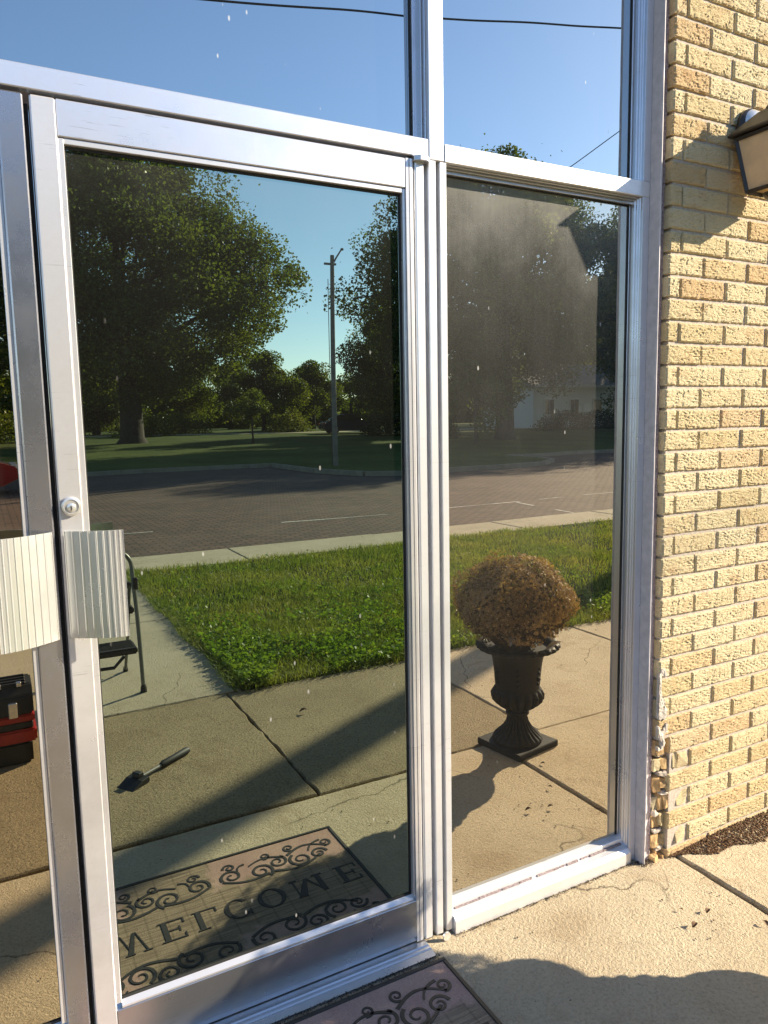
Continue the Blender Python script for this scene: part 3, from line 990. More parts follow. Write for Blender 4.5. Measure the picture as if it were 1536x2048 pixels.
# pivot under the header and the little floor bolt by the jamb
b = B(); b.prism([(1.000, 0.03), (1.000, -0.006), (1.012, -0.016), (1.035, -0.016), (1.046, -0.006), (1.046, 0.03)], 'z', 2.1235, 2.1362)
part('pivot', b, 'alu_dull', fr, 0.0012)
b = B(); b.lathe([(0.0125, -0.022), (0.0125, -0.017), (0.010, -0.015), (0.0045, -0.015), (0.0045, -0.018)], (1.0655, 0.014), 16, axis='y')
part('floor_bolt', b, 'nickel', fr)

# ================================================================== DOORS
def door(xh, xm, label, glass, flip, lock, smat='alu_door'):
    """xm = meeting edge, xh = hinge edge"""
    s = 1 if xh > xm else -1
    t = thing('glazed_door', label, 'door', ((xh + xm) / 2, 0, 0.0))
    Y1 = 0.044
    z0, z1 = 0.0155, 2.1290
    a, c = sorted((xm, xm + s * 0.0470))
    b = B(); b.box(a, c, 0.0005, Y1, z0, z1)
    st = part('stile', b, smat, t, 0.003)
    a2, c2 = sorted((xm + s * 0.0475, xm + s * 0.0585))
    b = B(); b.box(a2, c2, 0.005, 0.0185, 0.155, 2.056)
    part('glazing_stop', b, 'alu_door', st, 0.001)
    a3, c3 = sorted((xh, xh - s * 0.0225))
    b = B(); b.prism([(a3, Y1), (a3, 0.001), (a3 + 0.008, 0.0005), (a3 + 0.0085, 0.004), (a3 + 0.0105, 0.004), (a3 + 0.011, 0.0005), (c3 - 0.004, 0.0005), (c3, 0.004), (c3, Y1)], 'z', z0, z1)
    st2 = part('stile', b, 'alu_door', t)
    a4, c4 = sorted((xh - s * 0.0230, xh - s * 0.0300))
    b = B(); b.box(a4, c4, 0.005, 0.0185, 0.155, 2.056)
    part('glazing_stop', b, 'alu_door', st2, 0.001)
    xa, xb = sorted((xm + s * 0.0475, xh - s * 0.0230))
    b = B(); b.box(xa, xb, 0.0015, Y1, 2.0575, z1)
    tr = part('top_rail', b, 'alu_sky', t, 0.002)
    b = B(); b.box(xa + 0.0115, xb - 0.0075, 0.006, 0.0185, 2.0455, 2.0570)
    part('glazing_stop', b, 'alu_door', tr, 0.001)
    b = B(); b.prism([(0.003, 0.030), (0.0015, 0.032), (0.0015, 0.139), (0.0035, 0.1405), (Y1, 0.1405), (Y1, z0), (0.006, z0), (0.006, 0.030)], 'x', xa, xb)
    br = part('bottom_rail', b, 'alu_dull', t)
    b = B(); b.prism([(0.004, 0.1415), (0.004, 0.146), (0.0165, 0.1545), (0.0185, 0.1545), (0.0185, 0.1415)], 'x', xa + 0.0115, xb - 0.0075)
    part('glazing_stop', b, 'alu_door', br)
    xg0, xg1 = xa + 0.010, xb - 0.006
    b = B(); b.box(xg0, xg1, 0.0195, 0.0255, 0.150, 2.051)
    part('pane', b, glass, t)
    gx0, gx1 = xa + 0.0115, xb - 0.0075
    b = B()
    b.box(gx0, gx0 + 0.003, 0.0160, 0.0190, 0.155, 2.0455); b.box(gx1 - 0.004, gx1, 0.0160, 0.0190, 0.155, 2.0455)
    b.box(gx0 + 0.003, gx1 - 0.004, 0.0160, 0.0190, 2.0400, 2.0455); b.box(gx0 + 0.003, gx1 - 0.004, 0.0160, 0.0190, 0.155, 0.1605)
    part('gasket', b, 'gasket', t)
    # fluted curved pull plate
    N = 90
    W_ = 0.112
    out, inn = [], []
    for i in range(N + 1):
        q = i / N
        ang = q * R(62)
        x = xm + s * (0.005 + W_ * (math.sin(ang) / math.sin(R(62))))
        y = -0.004 - 0.050 * (1 - math.cos(ang)) / (1 - math.cos(R(62))) * 0.0 - 0.052 * (q ** 0.85)
        bow = -0.012 * math.sin(math.pi * q)
        ph = (q * 9) % 1.0
        rib = 0.0012 if ph < 0.12 else 0.0
        if i in (0, N):
            rib = 0.0012
        out.append((x, y + bow - rib))
        inn.append((x + s * 0.0005, y + bow + 0.0035))
    poly = out + inn[::-1]
    b = B()
    m = len(out)
    z_a, z_b = 1.035, 1.2645
    vs_ = []
    for z in (z_a, z_b):
        vs_ += [(x, y, z) for x, y in poly]
    n = len(poly)
    fs = [(i, (i + 1) % n, n + (i + 1) % n, n + i) for i in range(n)]
    for i in range(m - 1):
        fs.append((i, i + 1, n - 2 - i, n - 1 - i))
        fs.append((n + i, n + i + 1, n + n - 2 - i, n + n - 1 - i))
    b.add(vs_, fs)
    b.box(*sorted((xm + s * 0.006, xm + s * 0.030)), -0.006, 0.0, z_a + 0.01, z_b - 0.01)
    hd = part('pull_handle', b, 'alu_handle', t)
    if lock:
        b = B(); b.lathe([(0.0205, 0.0), (0.0205, -0.006), (0.0185, -0.009), (0.015, -0.010), (0.0145, -0.0085), (0.010, -0.0085)], (xm + s * 0.0235, 1.3155), 28, axis='y')
        lk = part('lock_cylinder', b, 'nickel', t, 0, 1, R(35))
        b = B(); b.lathe([(0.0088, -0.0086), (0.0088, -0.0105), (0.0080, -0.011)], (xm + s * 0.0235, 1.3135), 20, axis='y')
        part('plug', b, 'alu_handle', lk, 0, 1, R(35))
        b = B(); b.box(xm + s * 0.0235 - 0.0012, xm + s * 0.0235 + 0.0012, -0.0116, -0.0105, 1.3075, 1.3165)
        part('keyhole', b, 'gasket', lk)
    return t
door(1.0015, 0.1300, 'right aluminium glass door reflecting the lawn, with a key lock above its pull', 'glass_door', False, True)
door(-0.8565, 0.1185, 'left aluminium glass door cut by the photo edge, without a lock', 'glass_left', True, False, 'alu_grey')
b = B(); b.box(0.1195, 0.1290, 0.030, 0.040, 0.02, 2.12)
part('weather_strip', b, 'gasket', fr)

# ================================================================== WALL LANTERN
LX, LY, LQ, LB = 2.205, -0.155, 0.80, 0.56
lan = thing('wall_lantern', 'dark bronze wall lantern with amber panes on the buff brick', 'lantern', (LX, BF, 2.36))
b = B(); b.lathe([(0.062, BF - 0.002), (0.062, BF - 0.012), (0.054, BF - 0.020), (0.030, BF - 0.030), (0.012, BF - 0.033)], (LX - 0.005, 2.365), 36, axis='y')
pl_ = part('back_plate', b, 'bronze', lan, 0, 1, R(35))
b = B(); b.lathe([(0.050, BF - 0.0195), (0.040, BF - 0.030), (0.020, BF - 0.038), (0.010, BF - 0.040)], (LX - 0.005, 2.372), 36, axis='y')
part('dome', b, 'nickel', pl_, 0, 1, R(35))
b = B(); b.tube([(LX, BF - 0.03, 2.372), (LX, BF - 0.06, 2.385), (LX, BF - 0.10, 2.41), (LX, LY, 2.415)], [0.011, 0.010, 0.010, 0.012], 10)
part('arm', b, 'bronze', lan)
def frust(b, h0, z0, h1, z1, t=None):
    v = [(LX + sx * h, LY + sy * h * LQ, z) for (h, z) in ((h0, z0), (h1, z1)) for sx, sy in ((-1, -1), (1, -1), (1, 1), (-1, 1))]
    b.add(v, [(3, 2, 1, 0), (4, 5, 6, 7)] + [(i, (i + 1) % 4, 4 + (i + 1) % 4, 4 + i) for i in range(4)])
b = B()
frust(b, 0.117, 2.322, 0.119, 2.330); frust(b, 0.116, 2.3305, 0.050, 2.392); frust(b, 0.040, 2.3925, 0.030, 2.412)
b.lathe([(0.016, 2.412), (0.018, 2.42), (0.010, 2.432), (0.003, 2.445)], (LX, LY), 12)
part('roof', b, 'bronze', lan, 0.002)
b = B()
def bar(p, q, r):
    b.tube([p, q], r, 4)
ht, hb, zt, zb = 0.098, 0.080, 2.322, 2.156
for sx, sy in ((-1, -1), (1, -1), (1, 1), (-1, 1)):
    bar((LX + sx * ht, LY + sy * ht * LQ, zt), (LX + sx * hb, LY + sy * hb * LB, zb - 0.004), 0.0072)
cs = [(-1, -1), (1, -1), (1, 1), (-1, 1)]
for i in range(4):
    a, c = cs[i], cs[(i + 1) % 4]
    bar((LX + a[0] * hb, LY + a[1] * hb * LB, zb), (LX + c[0] * hb, LY + c[1] * hb * LB, zb), 0.0078)
    bar((LX + a[0] * ht, LY + a[1] * ht * LQ, zt - 0.006), (LX + c[0] * ht, LY + c[1] * ht * LQ, zt - 0.006), 0.0075)
part('cage', b, 'bronze', lan)
for i in range(4):
    a, c = cs[i], cs[(i + 1) % 4]
    k = 0.985
    b = B()
    q = [(LX + a[0] * hb * k, LY + a[1] * hb * k * LB, zb + 0.003), (LX + c[0] * hb * k, LY + c[1] * hb * k * LB, zb + 0.003), (LX + c[0] * ht * k, LY + c[1] * ht * k * LQ, zt - 0.008), (LX + a[0] * ht * k, LY + a[1] * ht * k * LQ, zt - 0.008)]
    k2 = 0.955
    q2 = [(LX + (x - LX) * k2, LY + (y - LY) * k2, z) for x, y, z in q]
    b.add(q + q2, [(0, 1, 2, 3), (7, 6, 5, 4), (0, 4, 5, 1), (1, 5, 6, 2), (2, 6, 7, 3), (3, 7, 4, 0)])
    part('pane', b, 'amber', lan)
b = B(); b.lathe([(0.040, 2.150), (0.042, 2.153), (0.034, 2.140), (0.02, 2.130), (0.008, 2.118)], (LX, LY), 16)
part('base_cup', b, 'bronze', lan)

# ================================================================== DOOR MAT
mx0, mx1, my0, my1 = 0.100, 1.018, -0.660, -0.078
mat = thing('door_mat', 'worn pink and brown WELCOME door mat with black scrollwork before the door', 'door mat', ((mx0 + mx1) / 2, (my0 + my1) / 2, 0.0))
b = B(); b.box(mx0 + 0.012, mx1 - 0.012, my0 + 0.012, my1 - 0.012, 0.002, 0.0075)
part('mat_face', b, 'mat', mat, 0.001)
b = B()
for (a, c, e, f) in [(mx0, mx1, my0, my0 + 0.0125), (mx0, mx1, my1 - 0.0125, my1), (mx0, mx0 + 0.0125, my0 + 0.0125, my1 - 0.0125), (mx1 - 0.0125, mx1, my0 + 0.0125, my1 - 0.0125)]:
    b.box(a, c, e, f, 0.001, 0.0105)
part('mat_border', b, 'rubber', mat, 0.002)
ZT = 0.0075
def ribbon(b, pts, w0, w1, z=ZT):
    n = len(pts)
    vs_ = []
    for i, (x, y) in enumerate(pts):
        a, c = pts[max(0, i - 1)], pts[min(n - 1, i + 1)]
        dx, dy = c[0] - a[0], c[1] - a[1]
        L = math.hypot(dx, dy) or 1
        w = (w0 + (w1 - w0) * i / (n - 1)) / 2
        nx, ny = -dy / L * w, dx / L * w
        vs_ += [(x + nx, y + ny, z + 0.0018), (x - nx, y - ny, z + 0.0018), (x - nx * 1.25, y - ny * 1.25, z - 0.001), (x + nx * 1.25, y + ny * 1.25, z - 0.001)]
    fs = []
    for i in range(n - 1):
        for q in range(4):
            fs.append((i * 4 + q, i * 4 + (q + 1) % 4, i * 4 + 4 + (q + 1) % 4, i * 4 + 4 + q))
    b.add(vs_, fs)
def spiral(cx, cy_, r, a0, turns, sgn, n=34):
    return [(cx + r * (1 - 0.80 * t) * math.cos(a0 + sgn * turns * 2 * math.pi * t), cy_ + r * (1 - 0.80 * t) * math.sin(a0 + sgn * turns * 2 * math.pi * t)) for t in np.linspace(0, 1, n)]
def arc(x0, y0, x1, y1, bow, n=18):
    L = math.hypot(x1 - x0, y1 - y0)
    nx, ny = -(y1 - y0) / L, (x1 - x0) / L
    return [(x0 + (x1 - x0) * t + nx * bow * math.sin(math.pi * t), y0 + (y1 - y0) * t + ny * bow * math.sin(math.pi * t)) for t in np.linspace(0, 1, n)]
MXC = (mx0 + mx1) / 2
def scroll_half(b, yb, sy, sx):
    """ironwork-like scroll band, one half (sx mirrors about the centre)"""
    def T(pts):
        return [(MXC + sx * x, yb + sy * y) for x, y in pts]
    rb_ = lambda p, a, c: ribbon(b, T(p), a, c)
    rb_(spiral(0.055, 0.012, 0.036, R(200), 1.35, -1), 0.010, 0.004)
    rb_(spiral(0.060, 0.062, 0.021, R(180), 1.3, -1), 0.008, 0.0035)
    rb_(arc(0.02, -0.005, 0.17, -0.028, -0.020), 0.008, 0.010)
    rb_(spiral(0.150, -0.006, 0.040, R(-60), 1.45, 1), 0.010, 0.004)
    rb_(arc(0.12, 0.040, 0.24, 0.036, 0.022), 0.005, 0.010)
    rb_(spiral(0.215, 0.020, 0.032, R(60), 1.4, -1), 0.009, 0.004)
    rb_(spiral(0.185, 0.070, 0.018, R(240), 1.3, 1), 0.007, 0.003)
    rb_(arc(0.19, -0.025, 0.36, -0.004, -0.030), 0.010, 0.008)
    rb_(spiral(0.290, -0.004, 0.040, R(120), 1.5, 1), 0.010, 0.004)
    rb_(arc(0.255, 0.038, 0.400, 0.030, 0.034), 0.010, 0.006)
    rb_(spiral(0.275, 0.078, 0.020, R(280), 1.35, -1), 0.008, 0.0035)
    rb_(spiral(0.358, 0.000, 0.030, R(0), 1.4, 1), 0.009, 0.004)
    rb_(spiral(0.400, 0.052, 0.022, R(250), 1.3, 1), 0.009, 0.004)
    rb_(arc(0.33, 0.03, 0.39, 0.075, 0.012), 0.004, 0.009)
    rb_(arc(0.08, 0.03, 0.11, 0.06, 0.01), 0.004, 0.008)
for yb, sy in ((-0.215, 1), (-0.520, -1)):
    for sx in (1, -1):
        b = B(); scroll_half(b, yb, sy, sx)
        part('scrollwork', b, 'rubber', mat)
# WELCOME in serif capitals, read by someone facing the door
def letter(ch, x, y, h, w):
    b = B()
    st, th, se = h * 0.17, h * 0.055, h * 0.16
    def bx(x0, x1, y0, y1):
        b.box(x + x0, x + x1, y + y0, y + y1, ZT - 0.001, ZT + 0.0018)
    def slant(xa, xb, wd):
        b.prism([(x + xa, y), (x + xa + wd, y), (x + xb + wd, y + h), (x + xb, y + h)], 'z', ZT - 0.001, ZT + 0.00182)
    if ch in 'EL':
        bx(w * 0.12, w * 0.12 + st, 0, h)
        bx(0, w * 0.12 - 0.0002, 0, th); bx(0, w * 0.12 - 0.0002, h - th, h)
        bx(w * 0.12 + st + 0.0002, w, 0, th); bx(w - th, w - 0.0001, th + 0.0002, se * 1.6)
        if ch == 'E':
            bx(w * 0.12 + st + 0.0002, w * 0.95, h - th, h); bx(w * 0.95 - th, w * 0.949, h - se * 1.5, h - th - 0.0002)
            bx(w * 0.12 + st + 0.0002, w * 0.72, h * 0.5 - th / 2, h * 0.5 + th / 2); bx(w * 0.72 + 0.0002, w * 0.72 + th, h * 0.5 - se * 0.8, h * 0.5 + se * 0.8)
        else:
            bx(w * 0.12 + st + 0.0002, w * 0.5, h - th, h)
    elif ch in 'OC':
        a0, a1 = (R(38), R(322)) if ch == 'C' else (0, 2 * math.pi)
        n = 30
        po, pi_ = [], []
        for i in range(n + 1):
            t = a0 + (a1 - a0) * i / n
            po.append((x + w / 2 + w / 2 * math.cos(t), y + h / 2 + h * 0.51 * math.sin(t)))
            pi_.append((x + w / 2 + (w / 2 - st * 0.95) * math.cos(t), y + h / 2 + (h * 0.51 - th) * math.sin(t)))
        v = [(*p, ZT + 0.0018) for p in po] + [(*p, ZT + 0.0018) for p in pi_] + [(*p, ZT - 0.001) for p in po] + [(*p, ZT - 0.001) for p in pi_]
        m = n + 1
        b.add(v, [(i, i + 1, m + i + 1, m + i) for i in range(n)] + [(i, i + 1, 2 * m + i + 1, 2 * m + i) for i in range(n)] + [(m + i, m + i + 1, 3 * m + i + 1, 3 * m + i) for i in range(n)])
        if ch == 'C':
            bx(w * 0.86, w * 0.86 + th, h * 0.68, h * 0.95)
    elif ch == 'M':
        bx(w * 0.08, w * 0.08 + th, 0, h); bx(w * 0.92 - st, w * 0.92, 0, h)
        bx(0, w * 0.08 - 0.0002, 0, th); bx(w * 0.08 + th + 0.0002, w * 0.22, 0, th)
        bx(w * 0.92 + 0.0002, w, 0, th); bx(w * 0.74 - st * 0.3, w * 0.92 - st - 0.0002, 0, th)
        b.prism([(x + w * 0.44, y + 0.006), (x + w * 0.54, y + 0.006), (x + w * 0.30, y + h), (x + w * 0.02, y + h)], 'z', ZT - 0.001, ZT + 0.00184)
        b.prism([(x + w * 0.47, y + 0.006), (x + w * 0.53, y + 0.006), (x + w * 0.92 - st * 0.2, y + h), (x + w * 0.92 - st * 0.7, y + h)], 'z', ZT - 0.001, ZT + 0.00178)
    elif ch == 'W':
        for xa, xb, wd, dz in ((0.30, 0.06, st, 0.0), (0.36, 0.55, th, 4e-5), (0.66, 0.46, st, 8e-5), (0.72, 0.90, th, 1.2e-4)):
            b.prism([(x + w * xa, y), (x + w * xa + wd * 0.55, y), (x + w * xb + wd, y + h), (x + w * xb, y + h)], 'z', ZT - 0.001, ZT + 0.0018 + dz)
        bx(-w * 0.02, w * 0.26, h, h + th); bx(w * 0.40, w * 0.62, h, h + th); bx(w * 0.82, w * 1.02, h, h + th)
    return b
lx = {'W': (0.200, 0.118), 'E': (0.350, 0.076), 'L': (0.452, 0.072), 'C': (0.543, 0.082), 'O': (0.647, 0.088), 'M': (0.762, 0.112), 'e': (0.917, 0.076)}
for ch, (x, w) in lx.items():
    part('letter', letter(ch.upper(), x, -0.412, 0.092, w), 'rubber', mat)

# ================================================================== URN AND DRIED PLANT
UX, UY = 2.052, -0.822
urn = thing('garden_urn', 'black cast garden urn on a square plinth holding a dried plant', 'urn', (UX, UY, 0), R(-10))
b = B()
b.box(-0.131, 0.131, -0.131, 0.131, 0.0, 0.030)
lpart('plinth', b, 'iron', urn, 0.004)
b = B()
prof = [(0.112, 0.031, 0.0), (0.114, 0.040, 0.0), (0.108, 0.050, 0.04), (0.090, 0.064, 0.14), (0.064, 0.088, 0.20), (0.048, 0.116, 0.20), (0.043, 0.142, 0.12), (0.045, 0.150, 0.0), (0.053, 0.156, 0.0), (0.053, 0.165, 0.0), (0.046, 0.172, 0.0)]
b.lathe(prof, (0, 0), 144, 24)
lpart('foot', b, 'iron', urn, 0, 1, R(60))
b = B()
prof = [(0.045, 0.172, 0.0), (0.060, 0.180, 0.10), (0.090, 0.202, 0.16), (0.110, 0.226, 0.18), (0.114, 0.250, 0.14), (0.108, 0.268, 0.06), (0.100, 0.276, 0.0), (0.100, 0.282, 0.0), (0.102, 0.300, 0.0), (0.105, 0.340, 0.0), (0.110, 0.385, 0.0), (0.117, 0.425, 0.0), (0.128, 0.448, 0.0)]
b.lathe(prof, (0, 0), 144, 18)
lpart('bowl', b, 'iron', urn, 0, 1, R(60))
b = B()
prof = [(0.128, 0.4485, 0), (0.150, 0.456, 0.0), (0.176, 0.462, 0.03), (0.186, 0.470, 0.05), (0.184, 0.480, 0.05), (0.172, 0.486, 0.03), (0.150, 0.480, 0), (0.142, 0.470, 0), (0.138, 0.462, 0), (0.02, 0.460, 0)]
b.lathe(prof, (0, 0), 120, 30)
lpart('rim', b, 'iron', urn, 0, 1, R(60))
# raised ornament on the bowl
b = B()
for k in range(6):
    a = k * math.pi / 3 + 0.3
    for j, (dz, rr) in enumerate(((0.31, 0.008), (0.332, 0.011), (0.358, 0.009), (0.38, 0.006))):
        q = 0.1025 + (dz - 0.30) * 0.10
        b.lathe([(rr * 0.2, dz - rr), (rr * 0.8, dz - rr * 0.5), (rr, dz), (rr * 0.8, dz + rr * 0.5), (rr * 0.2, dz + rr)], (q * math.cos(a), q * math.sin(a)), 7)
    lpart('relief_ornament', b, 'iron', urn, 0, 1, R(60))
    b = B()

plant = thing('dried_mum', 'dome of dried brown mum flowers standing in the black urn', 'dried plant', (UX - 0.022, UY, 0.46))
rng = np.random.default_rng(4)
# flower heads on and just under a flattened dome
N = 8000
th = rng.uniform(0, 2 * np.pi, N)
cz = rng.uniform(-0.62, 1.0, N)
rr = np.sqrt(1 - cz ** 2)
lump = 1.03 + 0.07 * np.sin(th * 5 + cz * 4) + 0.06 * np.sin(th * 3 - cz * 6) + 0.04 * np.sin(th * 11 + cz * 9) + rng.normal(0, 0.035, N)
hx, hy, hz = 0.250, 0.250, 0.200
sk = np.where(cz < 0, 1 - 0.35 * cz ** 2, 1.0)
keep = (cz > -0.15) | (rng.uniform(0, 1, N) < 0.55 + 0.5 * cz)
th, cz, rr, lump = th[keep], cz[keep], rr[keep], lump[keep]
sk = sk[keep] if False else np.where(cz < 0, 1 - 0.35 * cz ** 2, 1.0)
N = len(th)
P = np.stack([rr * np.cos(th) * hx * lump * sk, rr * np.sin(th) * hy * lump * sk, 0.20 + cz * hz * lump], 1)
V, I = [], []
for k in range(N):
    nrm = Vector((P[k, 0] / hx, P[k, 1] / hy, (P[k, 2] - 0.20) / hz + 0.35)).normalized()
    nrm = (nrm + Vector(rng.normal(0, 0.25, 3))).normalized()
    a = nrm.orthogonal().normalized()
    c = nrm.cross(a)
    s0 = rng.uniform(0.0055, 0.0095)
    for j in range(5):
        t = j * 2 * math.pi / 5 + rng.uniform(-0.2, 0.2)
        d = a * math.cos(t) + c * math.sin(t)
        e = a * math.cos(t + 1.57) + c * math.sin(t + 1.57)
        p0 = Vector(P[k])
        curl = rng.uniform(-0.2, 0.8)
        q = [p0 - e * s0 * 0.12, p0 + d * s0 * 0.6 + nrm * s0 * 0.35 * curl + e * s0 * 0.32, p0 + d * s0 * 1.15 + nrm * s0 * 0.8 * curl, p0 + d * s0 * 0.6 + nrm * s0 * 0.35 * curl - e * s0 * 0.32]
        o_ = len(V)
        V += [v[:] for v in q]
        I += [o_, o_ + 1, o_ + 2, o_ + 3]
me = np_mesh('flower_heads', np.array(V), 4, I)
o = link('flower_heads', me, M['mum'], plant)
o['kind'] = 'stuff'
N = 8000
th = rng.uniform(0, 2 * np.pi, N); cz = rng.uniform(-0.8, 0.95, N); q = rng.uniform(0.25, 0.97, N) ** 0.6
rr = np.sqrt(1 - cz ** 2) * q
C = np.stack([rr * np.cos(th) * hx, rr * np.sin(th) * hy, 0.20 + cz * hz * q], 1)
me = quads('dried_leaves', C, 0.018, 0.5, rng)
o = link('dried_leaves', me, M['mum_leaf'], plant); o['kind'] = 'stuff'
b = B()
for k in range(170):
    t = rng.uniform(0, 2 * math.pi); c_ = rng.uniform(-0.35, 0.95); r_ = math.sqrt(1 - c_ ** 2)
    lf_ = 1.10 if k % 6 == 0 else 0.98
    e = Vector((r_ * math.cos(t) * hx * lf_, r_ * math.sin(t) * hy * lf_, 0.20 + c_ * hz * lf_))
    s_ = Vector((e.x * 0.28, e.y * 0.28, 0.005))
    b.tube([s_, s_.lerp(e, 0.5) + Vector((0, 0, 0.01)), e], [0.0025, 0.002, 0.0012], 4, False)
o = link('stems', b.mesh('stems'), M['stem'], plant); o['kind'] = 'stuff'
b = B()
def curl_leaf(b, p, d, L, W_, curl):
    p, d = Vector(p), Vector(d).normalized()
    sd_ = d.cross(Vector((0, 0, 1))).normalized()
    n = 7
    vs_ = []
    for i in range(n):
        t = i / (n - 1)
        w = W_ * math.sin(math.pi * min(1, 0.08 + t * 0.9))
        c = p + d * L * t + Vector((0, 0, curl * math.sin(t * 2.6) * L))
        vs_ += [c - sd_ * w + Vector((0, 0, w * 0.5)), c, c + sd_ * w + Vector((0, 0, w * 0.5))]
    b.add(vs_, [(i * 3 + k, i * 3 + k + 1, i * 3 + k + 4, i * 3 + k + 3) for i in range(n - 1) for k in (0, 1)])
curl_leaf(b, (0.085, 0.12, 0.005), (1, 0.15, 0.25), 0.095, 0.019, 0.10)
o = link('curled_leaf', b.mesh('curled_leaf'), M['pale_leaf'], plant)
b = B()
curl_leaf(b, (-0.15, 0.17, 0.075), (0.8, -0.9, 0.25), 0.075, 0.010, 0.12)
o = link('curled_leaf', b.mesh('curled_leaf'), M['pale_leaf'], plant)

# ================================================================== SMALL THINGS ON THE PAVEMENT
# short black scraper
ang = math.atan2(-1.547 + 1.361, 0.714 - 0.442)
sc = thing('hand_scraper', 'short black hand scraper with a thick rubber grip lying on the concrete', 'scraper', (0.442, -1.361, 0.0), ang)
b = B(); b.tube([(0.165, 0, 0.017), (0.18, 0, 0.018), (0.25, 0, 0.018), (0.32, 0, 0.018), (0.335, 0, 0.018)], [0.012, 0.0165, 0.0155, 0.017, 0.013], 10)
lpart('grip', b, 'black_plastic', sc, 0, 1, R(40))
b = B(); b.tube([(0.045, 0, 0.018), (0.166, 0, 0.017)], [0.007, 0.0075], 8)
lpart('shaft', b, 'tool_steel', sc)
b = B(); b.prism([(-0.045, 0.0), (-0.045, 0.003), (0.01, 0.026), (0.05, 0.030), (0.055, 0.012), (0.05, 0.004)], 'y', -0.045, 0.045)
b.prism([(0.015, 0.030), (0.045, 0.031), (0.045, 0.046), (0.02, 0.048)], 'y', -0.020, 0.020)
lpart('blade_head', b, 'black_plastic', sc, 0.003)

# folding step stool
stl = thing('step_stool', 'folding grey steel step stool with black treads standing on the walk', 'step stool', (0.47, -2.62, 0.003))
def tube_part(name, pts, r, mat_='steel_grey', par=stl, n=8):
    b = B(); b.tube(pts, r, n)
    return part(name, b, mat_, par, 0, 1, R(50))
SXL, SXR = 0.262, 0.690
loop = [(SXR, -2.47, 0.02), (SXR - 0.004, -2.53, 0.45), (SXR - 0.010, -2.56, 0.68)]
for t in np.linspace(0, 1, 7):
    a = t * math.pi / 2
    loop.append((SXR - 0.010 - 0.075 * (1 - math.cos(a)), -2.565 - 0.01 * t, 0.70 + 0.085 * math.sin(a)))
full = loop + [(SXL + SXR - x, y, z) for x, y, z in loop[::-1]]
tube_part('front_frame', full, 0.0115)
for x in (SXL + 0.03, SXR - 0.03):
    tube_part('rear_leg', [(x, -2.555, 0.60), (x, -2.72, 0.30), (x, -2.90, 0.015)], 0.0095)
    b = B(); b.lathe([(0.014, 0.0), (0.016, 0.004), (0.013, 0.03), (0.0105, 0.035)], (x, -2.902), 10)
    part('rubber_foot', b, 'black_plastic', stl)
for x in (SXL, SXR):
    b = B(); b.lathe([(0.017, 0.0), (0.019, 0.004), (0.016, 0.035), (0.0125, 0.045)], (x, -2.468), 10)
    part('rubber_foot', b, 'black_plastic', stl)
for z, yy, d in ((0.225, -2.49, 0.20), (0.445, -2.53, 0.17)):
    b = B(); b.box(SXL + 0.016, SXR - 0.016, yy - d, yy, z, z + 0.035)
    tr_ = part('tread', b, 'black_plastic', stl, 0.008, 2)
    b = B()
    for q in range(7):
        b.box(SXL + 0.03, SXR - 0.03, yy - d + 0.02 + q * 0.022, yy - d + 0.027 + q * 0.022, z + 0.0352, z + 0.038)
    part('grip_rib', b, 'rubber', tr_)
b = B(); b.box(SXL + 0.02, SXR - 0.02, -2.60, -2.55, 0.585, 0.615)
part('top_tread', b, 'black_plastic', stl, 0.006, 2)
tube_part('rung', [(SXL + 0.04, -2.84, 0.11), (SXL + 0.07, -2.85, 0.06), (SXR - 0.10, -2.86, 0.05), (SXR - 0.04, -2.84, 0.12)], 0.011, 'black_plastic')
for x in (SXL, SXR):
    b = B(); b.box(x - 0.014, x + 0.014, -2.57, -2.535, 0.575, 0.64)
    part('hinge_joint', b, 'black_plastic', stl, 0.004)

# toolbox
tb = thing('toolbox', 'black toolbox with red bands and bright latches on the concrete walk', 'toolbox', (-0.23, -1.92, 0.0))
TX0, TX1, TY0, TY1 = -0.56, 0.118, -2.09, -1.80
b = B(); b.box(TX0 + 0.02, TX1 - 0.02, TY0 + 0.015, TY1 - 0.015, 0.0, 0.105)
part('base_tray', b, 'black_plastic', tb, 0.012, 2)
b = B(); b.box(TX0, TX1, TY0, TY1, 0.106, 0.165)
part('red_band', b, 'red_plastic', tb, 0.008, 2)
b = B(); b.box(TX0 + 0.012, TX1 - 0.012, TY0 + 0.01, TY1 - 0.01, 0.166, 0.198)
part('drawer', b, 'black_plastic', tb, 0.004)
b = B(); b.box(TX0 + 0.004, TX1 - 0.004, TY0 + 0.004, TY1 - 0.004, 0.199, 0.232)
part('red_band', b, 'red_plastic', tb, 0.006, 2)
b = B(); b.prism([(TY0 + 0.006, 0.233), (TY1 - 0.006, 0.233), (TY1 - 0.02, 0.315), (TY1 - 0.07, 0.355), (TY0 + 0.07, 0.355), (TY0 + 0.02, 0.315)], 'x', TX0 + 0.006, TX1 - 0.006)
ld = part('lid', b, 'black_plastic', tb, 0.008, 2)
b = B()
for y in (-1.99, -1.95, -1.91, -1.87):
    b.box(TX0 + 0.03, TX1 - 0.03, y - 0.008, y + 0.008, 0.3552, 0.364)
part('lid_rib', b, 'black_plastic', ld, 0.003)
for x in (-0.42, -0.20, 0.03):
    b = B(); b.box(x - 0.018, x + 0.018, TY1 - 0.022, TY1 + 0.004, 0.225, 0.295)
    part('latch', b, 'latch', tb, 0.003)
for x in (-0.44, -0.24, -0.02, 0.06):
    b = B(); b.box(x - 0.01, x + 0.01, -1.86, -1.84, 0.352, 0.372)
    part('hinge_clip', b, 'latch', ld, 0.002)
